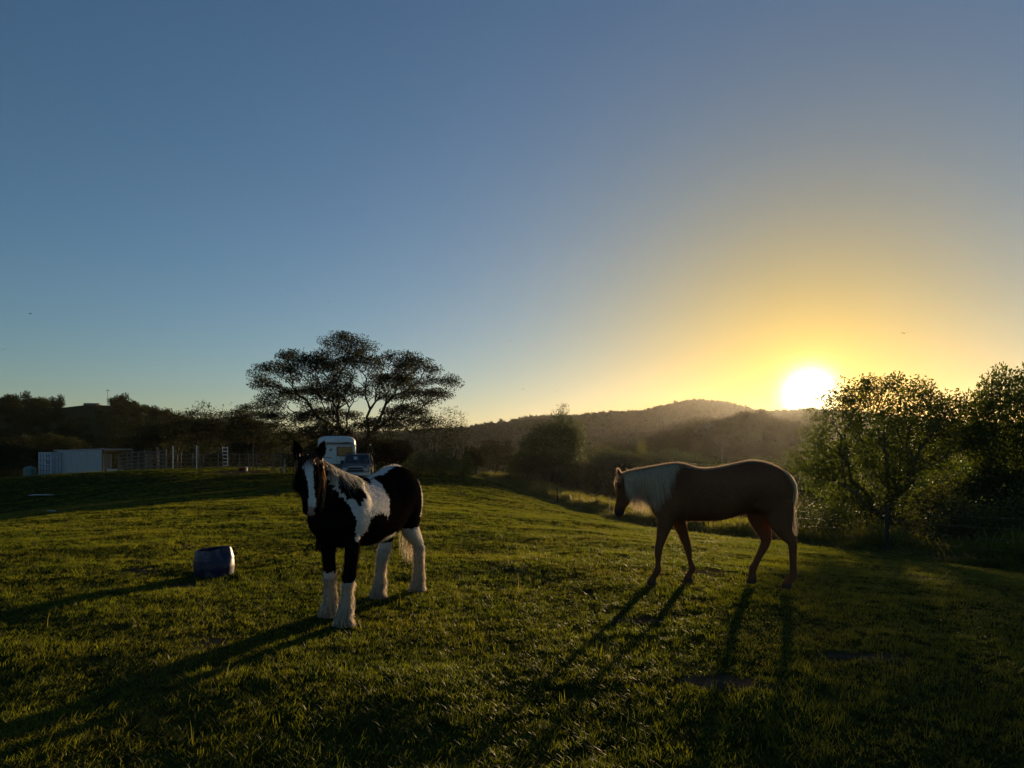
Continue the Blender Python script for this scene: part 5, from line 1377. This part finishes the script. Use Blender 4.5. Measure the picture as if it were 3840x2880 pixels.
# --- shipping container, water tank and lean-to shed on the left
def container():
    d = 75.0; x_ = (45 - 512) / 745 * d; z_ = h1(x_, d) + .06; o = empty('shipping_container', (x_, d, z_), R(-33)); w, h, L = 2.44, 2.59, 6.06
    mb = MB(); yb = [0.06]; prof = []
    k = 0; yv = .12
    while yv < L - .12:
        prof.append((yv, 0 if (k % 4) in (0, 3) else .036)); yv += .07; k += 1
    for sx in (-1, 1):
        V = []; F = []
        for (yy_, in_) in prof: V += [(sx * (w / 2 - .01 - in_), yy_, .16), (sx * (w / 2 - .01 - in_), yy_, h - .1)]
        F = [(2 * i, 2 * i + 2, 2 * i + 3, 2 * i + 1) for i in range(len(prof) - 1)]
        m2 = MB(); m2.put(V, F); m2.build('corrugated_side', M_CONT, o)
        for yy_ in (.06, L - .06):
            m3 = MB(); m3.box(sx * w / 2 - .06 - (0 if sx < 0 else 0), sx * w / 2 + .06, yy_ - .08, yy_ + .08, 0, h); m3.build('corner_post', M_CONT, o)
        m4 = MB(); m4.box(sx * w / 2 - .05, sx * w / 2 + .03, .14, L - .14, h - .11, h - .005); m4.box(sx * w / 2 - .05, sx * w / 2 + .03, .14, L - .14, .02, .16); m4.build('side_rail', M_CONT, o)
    mb = MB(); mb.box(-w / 2 + .06, w / 2 - .06, .1, L - .1, h - .05, h - .02); mb.build('roof', M_CONT, o)
    for z0_, z1_ in ((h - .14, h), (0, .14)):
        mb = MB(); mb.box(-w / 2 + .06, w / 2 - .06, -.0, .1, z0_, z1_); mb.build('end_frame', M_CONT, o)
    for sx in (-1, 1):
        x0, x1 = (.012, w / 2 - .07) if sx > 0 else (-w / 2 + .07, -.012)
        mb = MB(); mb.box(x0, x1, .03, .08, .15, h - .15); dr = mb.build('door', M_CONT, o)
        for zz in (.75, 1.25, 1.75):
            mb = MB(); mb.box(x0 + .03, x1 - .03, .016, .03, zz - .02, zz + .02); mb.build('door_rib', M_BLUEP, dr)
        for q in (.28, .72):
            xx_ = x0 + (x1 - x0) * q; mb = MB(); mb.tube([(xx_, .0, .1), (xx_, .0, h - .1)], .024, 6); mb.box(xx_ - .16 * 0 - .02, xx_ + .22, -.02, .0, 1.02, 1.06); mb.build('lock_rod', M_BLUEP, dr)
    mb = MB()
    for zz, n_, sz in ((2.28, 9, .06), (2.16, 5, .06), (1.60, 4, .16), (1.46, 4, .05), (1.10, 7, .045)):
        for k in range(n_):
            xx_ = .35 + k * (.72 / n_); mb.box(xx_, xx_ + .72 / n_ * .62, .018, .029, zz - sz / 2, zz + sz / 2)
    tag(mb.build('printed_marks', M_BLUEP, o), kind='stuff')
    tag(o, 'pale shipping container with barred doors beside the shed on the left', 'shipping container')
container()
def water_tank():
    d = 74.0; x_ = (29.8 - 512) / 745 * d; o = empty('water_tank', (x_, d, h1(x_, d) + .02)); mb = MB(); prof = [(0, 0), (.54, 0)]
    for k in range(12): prof += [(.555, .05 + k * .09), (.535, .095 + k * .09)]
    prof += [(.53, 1.14), (.3, 1.27), (.0, 1.29)]
    mb.lathe(prof, 28); mb.build('body', M_TANK, o, smooth=True)
    mb = MB(); mb.lathe([(.17, 1.24), (.17, 1.32), (0, 1.33)], 16); mb.build('lid', M_TANK, o)
    tag(o, 'ribbed sea-green water tank at the left of the container', 'water tank')
water_tank()
def shed():
    A = at(57.5, 75.6); B = at(102.8, 73.0); o = empty('lean_to_shed', (A.x, A.y, A.z), math.atan2(B.y - A.y, B.x - A.x)); L = math.hypot(B.x - A.x, B.y - A.y)
    zt = 1.6 + (456 - 451.3) / 745 * 75.6 - A.z; zt2 = 1.6 + (456 - 449.6) / 745 * 73 - A.z; n_ = 30
    for k in range(n_ // 5):      # wall in overlapping corrugated sheets
        V = []; F = []; m_ = 16
        for i in range(m_ + 1):
            xx_ = L * (k + i / m_) / (n_ // 5) + (.02 if i == m_ else 0); yv = .016 * math.cos(i * math.pi) * (1 if i % 2 == 0 else -1) * (1 if i % 2 else -1) - (.004 if k % 2 else 0)
            V += [(xx_, yv, -.3), (xx_, yv, zt + (zt2 - zt) * xx_ / L)]
        F = [(2 * i, 2 * i + 2, 2 * i + 3, 2 * i + 1) for i in range(m_)]
        mb = MB(); mb.put(V, F); mb.build('wall_sheet', M_TIN, o)
    mb = MB(); mb.put([(-.0, .02, -.3), (-.42, .9, -.3), (-.42, .9, zt - .05), (0, .02, zt)], [(0, 1, 2, 3)]); mb.build('end_wall', M_TIN2, o)
    mb = MB(); mb.put([(-.5, -.06, zt + .0), (L + .1, -.06, zt2 + .0), (L + .1, -.06, zt2 + .12), (-.5, -.06, zt + .12), (-.5, -.03, zt), (L + .1, -.03, zt2), (L + .1, -.03, zt2 + .12), (-.5, -.03, zt + .12)], [(0, 1, 2, 3), (7, 6, 5, 4), (0, 4, 5, 1), (3, 2, 6, 7), (0, 3, 7, 4), (1, 5, 6, 2)]); mb.build('fascia', M_TIN2, o)
    L2 = 4.75; z3 = zt2 - .02
    mb = MB(); mb.put([(-.5, 0, zt + .13), (L, 0, zt2 + .13), (L, 5, zt2 - .3), (-.5, 5, zt - .3)], [(0, 1, 2, 3)]); mb.put([(L, -.2, zt2 + .09), (L + L2, -.6, z3 + .06), (L + L2, 3.5, z3 - .3), (L, 4, z3 - .3)], [(0, 1, 2, 3)]); mb.build('roof_sheet', M_TIN2, o)
    mb = MB(); mb.tube([(L, -.2, zt2 + .05), (L + L2, -.6, z3 + .02)], .045, 6); mb.build('roof_beam', M_BOARD, o)
    for (xx_, yv, zz) in ((L + .16, -.12, zt2), (L + L2 - .1, -.5, z3), (L + 2.4, 3.0, z3 - .3), (L + L2 - .1, 3.0, z3 - .3)):
        mb = MB(); mb.tube([(xx_, yv, -.3), (xx_, yv, zz)], .085, 8); mb.build('post', M_WOOD, o)
    mb = MB(); mb.box(L + .3, L + 2.0, .2, .7, .55, .95); tr = mb.build('trough', M_TIN, o, bevel=.03)
    tag(o, 'pale corrugated shed with an open bay under a skillion roof', 'shed')
shed()
def rail_fence(name, ends, hts, n_post, rails, mat, label, pr=.07, rr=.04, posts=None, jit=.04):
    (pa, da), (pb, db) = ends; A = at(pa, da); B = at(pb, db); o = empty(name, A)
    rng = np.random.default_rng(int(pa) + 3); P = []
    for k in range(n_post):
        s = k / (n_post - 1); s = min(max(s + (rng.normal() * jit if 0 < k < n_post - 1 else 0), 0), 1); q = A.lerp(B, s); q.z = h1(q.x, q.y); P.append(q)
        hh = hts * (1 + rng.normal() * .06); mb = MB(); mb.tube([(0, 0, -.3), (rng.normal() * .03, rng.normal() * .03, hh)], [pr, pr * .85], 7); mb.build('post', mat, o, loc=q - A)
    for r_ in range(rails):
        for a, b in zip(P[:-1], P[1:]):
            zz = hts * (.16 + .78 * r_ / (rails - 1)) ; mb = MB()
            mb.tube([a - A + Vector((0, -pr, zz + rng.normal() * .03)), b - A + Vector((0, -pr, zz + rng.normal() * .03))], rr * (.8 + .4 * rng.random()), 5); mb.build('rail', mat, o)
    tag(o, label, 'fence')
    return o
rail_fence('timber_yard', ((119, 70.5), (166, 67)), 1.75, 8, 5, M_WOOD, 'grey timber post and rail yard right of the open shed bay', pr=.10, rr=.055)
rail_fence('timber_yard', ((121, 74), (152, 76)), 1.55, 5, 5, M_WOOD, 'second row of timber rails seen behind the first under the roof', pr=.085, rr=.05)
rail_fence('steel_yard', ((166, 66.8), (223, 64)), 1.35, 7, 4, M_STEEL, 'dark steel rail yard between the two tall white posts and the white gate', pr=.045, rr=.022)
rail_fence('steel_yard', ((228, 66), (306, 60)), 1.35, 8, 4, M_STEEL, 'dark steel rail yard between the white gate and the pinto head', pr=.045, rr=.022)
def tall_post(px, d, hh, label, mat, r=.05):
    p = at(px, d); o = empty('yard_post', p); mb = MB(); mb.tube([(0, 0, -.3), (.01, 0, hh)], r, 8); mb.build('pole', mat, o)
    mb = MB(); mb.lathe([(r * 1.25, hh - .03), (r * 1.25, hh + .02), (0, hh + .05)], 8); mb.build('cap', mat, o)
    for zz in (.4, .8, 1.2): 
        mb = MB(); mb.tube([(-r * 1.3, -r, zz), (r * 1.3, -r, zz)], .015, 5); mb.build('lug', M_STEEL, o)
    tag(o, label, 'post')
tall_post(173, 66, 2.0, 'tall white post on the left, catching the sun', M_WHITEB)
tall_post(196.7, 65, 2.0, 'tall white post midway between the left white post and the white gate', M_WHITEB)
tall_post(198.6, 65.6, 1.95, 'dark pole close beside the middle white post', M_WOOD, .045)
tall_post(253.2, 62, 2.05, 'tall grey pole right of the white gate', M_STEEL, .05)
tall_post(284.8, 58, 1.15, 'short white post just left of the pinto head', M_WHITEB, .055)
tall_post(280.6, 60, 2.0, 'tall dark pole left of the short white post', M_WOOD, .05)
tall_post(157, 67.5, 2.0, 'tall timber post at the end of the timber yard', M_WOOD, .10)
def ladder_gate():
    p = at(225.2, 65); o = empty('white_gate', p, R(5)); w = .42; z0 = 1.6 + (456 - 465.6) / 745 * 65 - p.z; z1 = 1.6 + (456 - 446.6) / 745 * 65 - p.z
    for sx in (-1, 1):
        mb = MB(); mb.tube([(sx * w / 2, 0, z0 - .04), (sx * w / 2, 0, z1)], .032, 7); mb.build('upright', M_WHITEB, o)
    for k in range(6):
        zz = z0 + (z1 - .10 - z0) * k / 5; mb = MB(); mb.tube([(-w / 2, 0, zz), (w / 2, 0, zz)], .032, 7); mb.build('rung', M_WHITEB, o)
    tag(o, 'narrow white ladder-like gate lit by the sun', 'gate')
    q = at(227.8, 65.4); g = empty('gate_arch', q); hh = 1.6 + (456 - 442.8) / 745 * 65.4 - q.z; x2 = (248 - 227.8) * 65 / 745
    mb = MB(); mb.tube([(0, 0, -.3), (0, 0, hh)], .05, 7); mb.build('upright', BARK, g); mb = MB(); mb.tube([(x2, 0, -.3), (x2, 0, hh)], .05, 7); mb.build('upright', BARK, g)
    mb = MB(); mb.tube([(-.05, 0, hh - .04), (x2 + .05, 0, hh - .02)], .045, 7); mb.build('crossbar', BARK, g)
    tag(g, 'dark overhead gate arch to the right of the white gate', 'gate arch')
ladder_gate()
def small_things():
    p = at(247, 60); o = empty('white_board', p); mb = MB(); mb.box(-.06, .06, -.02, .02, -.1, .42); mb.build('plank', M_WHITEB, o, bevel=.01); mb = MB(); mb.tube([(0, .02, .3), (0, .2, -.05)], .015, 5); mb.build('stake', M_WOOD, o)
    o.rotation_euler = (0, R(-5), 0); tag(o, 'small white leaning board beside the bare soil patch', 'board')
    p = at(242.5, 60.5); o = empty('red_tub', p); mb = MB(); mb.lathe([(0, .02), (.26, .02), (.30, .24), (.32, .25), (.32, .28), (.28, .27), (.25, .06), (0, .06)], 20); mb.build('tub', M_RED, o, smooth=True); mb = MB(); mb.tube([(-.31, 0, .25), (-.2, 0, .40), (.2, 0, .40), (.31, 0, .25)], .012, 5); mb.build('handle', M_STEEL, o); tag(o, 'faded red tub beside the small white board', 'tub')
    p = at(43.5, 47); o = empty('pale_sheet', (p.x, p.y, p.z + .02), R(14)); mb = MB(); mb.box(-.72, .72, -.45, .45, .02, .05); mb.build('sheet', M_BOARD, o, bevel=.008); mb = MB(); mb.box(-.62, -.5, -.4, .4, -.04, .018); mb.box(.5, .62, -.4, .4, -.04, .018); mb.build('batten', M_WOOD, o); tag(o, 'flat pale sheet lying on the lawn below the container', 'sheet')
    p = at(52, 27.5); o = empty('pale_stick', (p.x, p.y, p.z + .05), R(-30)); mb = MB(); mb.tube([(-.28, 0, 0), (0, .02, .02), (.26, -.01, .01)], [.012, .02, .014], 6); mb.build('stick', M_BOARD, o); mb = MB(); mb.tube([(0, .02, .02), (.09, .09, .05)], [.01, .005], 5); mb.build('twig', M_BOARD, o); tag(o, 'short pale stick on the dark lawn at the left', 'stick')
    # power pole down the valley
    p = at(722, 130); o = empty('power_pole', p); hh = 1.6 + (456 - 441) / 745 * 130 - p.z; mb = MB(); mb.tube([(0, 0, -.5), (0, 0, hh)], [.17, .12], 8); mb.build('pole', M_WOOD, o); mb = MB(); mb.box(-1.1, 1.1, -.06, .06, hh - .5, hh - .36); mb.build('crossarm', M_WOOD, o)
    for xx_ in (-1.0, -.35, .35, 1.0): mb = MB(); mb.lathe([(.05, hh - .36), (.07, hh - .25), (.03, hh - .18), (0, hh - .17)], 8, xx_, 0); mb.build('insulator', M_BOARD, o)
    tag(o, 'distant power pole in the valley above the palomino back', 'power pole')
small_things()
# --- far houses and the mast on the hill tops
def far_house(name, az, d, hf, w, dep, hw_, label, wallm, roofm, rz, rise=1.5):
    z = float(hf(np.array([az]), np.array([d]))[0]); o = empty(name, (math.sin(R(az)) * d, math.cos(R(az)) * d, z - .5), R(rz))
    mb = MB(); mb.box(-w / 2, w / 2, -dep / 2, dep / 2, -1, hw_ + .5); wl_ = mb.build('wall', wallm, o)
    e = .4; r = rise; mb = MB(); b = hw_ + .5
    mb.put([(-w / 2 - e, -dep / 2 - e, b), (w / 2 + e, -dep / 2 - e, b), (w / 2 + e, dep / 2 + e, b), (-w / 2 - e, dep / 2 + e, b), (-w / 2 - e, 0, b + r), (w / 2 + e, 0, b + r)], [(0, 1, 5, 4), (2, 3, 4, 5), (0, 4, 3), (1, 2, 5), (3, 2, 1, 0)]); mb.build('roof', roofm, o)
    for k in range(3):
        xx_ = -w / 2 + w * (k + .5) / 3; mb = MB(); mb.box(xx_ - .5, xx_ + .5, -dep / 2 - .04, -dep / 2 - .005, hw_ * .45 + .5, hw_ * .8 + .5); mb.build('window', M_GLASS, o)
    tag(o, label, 'house')
far_house('farmhouse', -29.4, 326, left_h, 4.5, 4, .3, 'tiny low house on the grassy top of the left hill', M_WOOD, M_WOOD, 12, .7)
far_house('farmhouse', math.degrees(math.atan((706 - 512) / 745)), 430, mid_h, 8, 6, 2.8, 'tiny white house among trees on the nearer hill', M_WHITE, M_TIN, -20)
far_house('farmhouse', math.degrees(math.atan((597 - 512) / 745)), 300, mid_h, 9, 6, 2.6, 'tiny pale-roofed house low in the valley beyond the fence', M_WOOD, M_WHITE, 25)
az = math.degrees(math.atan((108 - 512) / 745)); d = 325; z = float(left_h(np.array([az]), np.array([d]))[0])
o = empty('mast', (math.sin(R(az)) * d, math.cos(R(az)) * d, z)); mb = MB(); mb.tube([(0, 0, -1), (0, 0, 6.5)], [.14, .09], 6); mb.build('pole', M_STEEL, o); mb = MB(); mb.tube([(-.9, 0, 6.0), (.9, 0, 6.0)], .08, 5); mb.build('crossarm', M_STEEL, o); tag(o, 'thin mast on the top of the left hill', 'mast')
# --- birds
def bird(x_, row, d, span, label, rz, flap):
    span *= 1.6
    p = Vector(((x_ * D2 - 512) / 745 * d, d, 1.6 + (456 - row * D2) / 745 * d)); o = empty('bird', p, R(rz)); s = span / 2
    st = [(-.34 * s, .02 * s, .02 * s), (-.2 * s, .09 * s, .08 * s), (.05 * s, .13 * s, .12 * s), (.28 * s, .09 * s, .09 * s), (.40 * s, .07 * s, .07 * s), (.50 * s, .015 * s, .015 * s)]
    v, f = loft([ring_pts(np.array([a, 0, 0]), Y_, np.array([0, 0, 1.0]), b, c, 8) for a, b, c in st]); mb = MB(); mb.put(v, f); mb.build('body', M_DARK, o, smooth=True)
    for sd in (-1, 1):
        V = []
        for (u, le, te, zf) in ((.05, .22, -.12, 0), (.35, .28, -.10, .5), (.7, .18, -.08, .9), (1.0, -.02, -.10, .7)):
            V += [(le * s, sd * u * s, zf * flap * s), (te * s, sd * u * s, zf * flap * s - .01 * s), (te * s * .9, sd * u * s, zf * flap * s + .015 * s)]
        F = []
        for i in range(3):
            for k in range(3): F.append((i * 3 + k, i * 3 + (k + 1) % 3, (i + 1) * 3 + (k + 1) % 3, (i + 1) * 3 + k))
        F += [(0, 1, 2), (11, 10, 9)]
        mb = MB(); mb.put(V, F); mb.build('wing', M_DARK, o)
    mb = MB(); mb.put([(-.3 * s, .02 * s, 0), (-.3 * s, -.02 * s, 0), (-.62 * s, -.09 * s, .01 * s), (-.62 * s, .09 * s, .01 * s), (-.3 * s, .02 * s, .02 * s), (-.3 * s, -.02 * s, .02 * s), (-.62 * s, -.09 * s, .02 * s), (-.62 * s, .09 * s, .02 * s)], [(0, 1, 2, 3), (7, 6, 5, 4), (0, 4, 5, 1), (1, 5, 6, 2), (2, 6, 7, 3), (3, 7, 4, 0)]); mb.build('tail', M_DARK, o)
    tag(o, label, 'bird', 'birds in the evening sky')
bird(1953, 720, 70, .42, 'largest dark bird in the sky, right of the sun', 80, .25)
bird(1840, 667, 110, .35, 'tiny bird high above the sun', 60, .4)
bird(1100, 739, 110, .42, 'tiny bird in the sky right of the spreading tree', 75, .5)
bird(1203, 847, 120, .40, 'tiny bird just above the slender tree', 95, .45)
bird(1129, 841, 120, .36, 'tiny bird left above the slender tree', 60, .35)
bird(65, 678, 90, .42, 'tiny bird at the far left of the sky', 70, .3)
bird(8, 755, 100, .45, 'tiny bird on the left edge of the picture', 110, .3)
bird(711, 653, 120, .34, 'tiny bird above the spreading tree', 85, .4)
# ------------------------------------------------------------------ evening haze in the valley air
mb = MB(); mb.box(-3100, 3100, -120, 3300, -16.5, 150)
hz = add('haze', mb.mesh('haze'))
t = NT('haze_air')
pv = t.n('VolumePrincipled')
pv.inputs['Color'].default_value = (0.95, 0.93, 0.90, 1)
pv.inputs['Density'].default_value = 0.000034
pv.inputs['Anisotropy'].default_value = 0.72
t.l(pv.outputs[0], t.out.inputs['Volume'])
hz.data.materials.append(t.m)
tag(hz, kind='stuff')
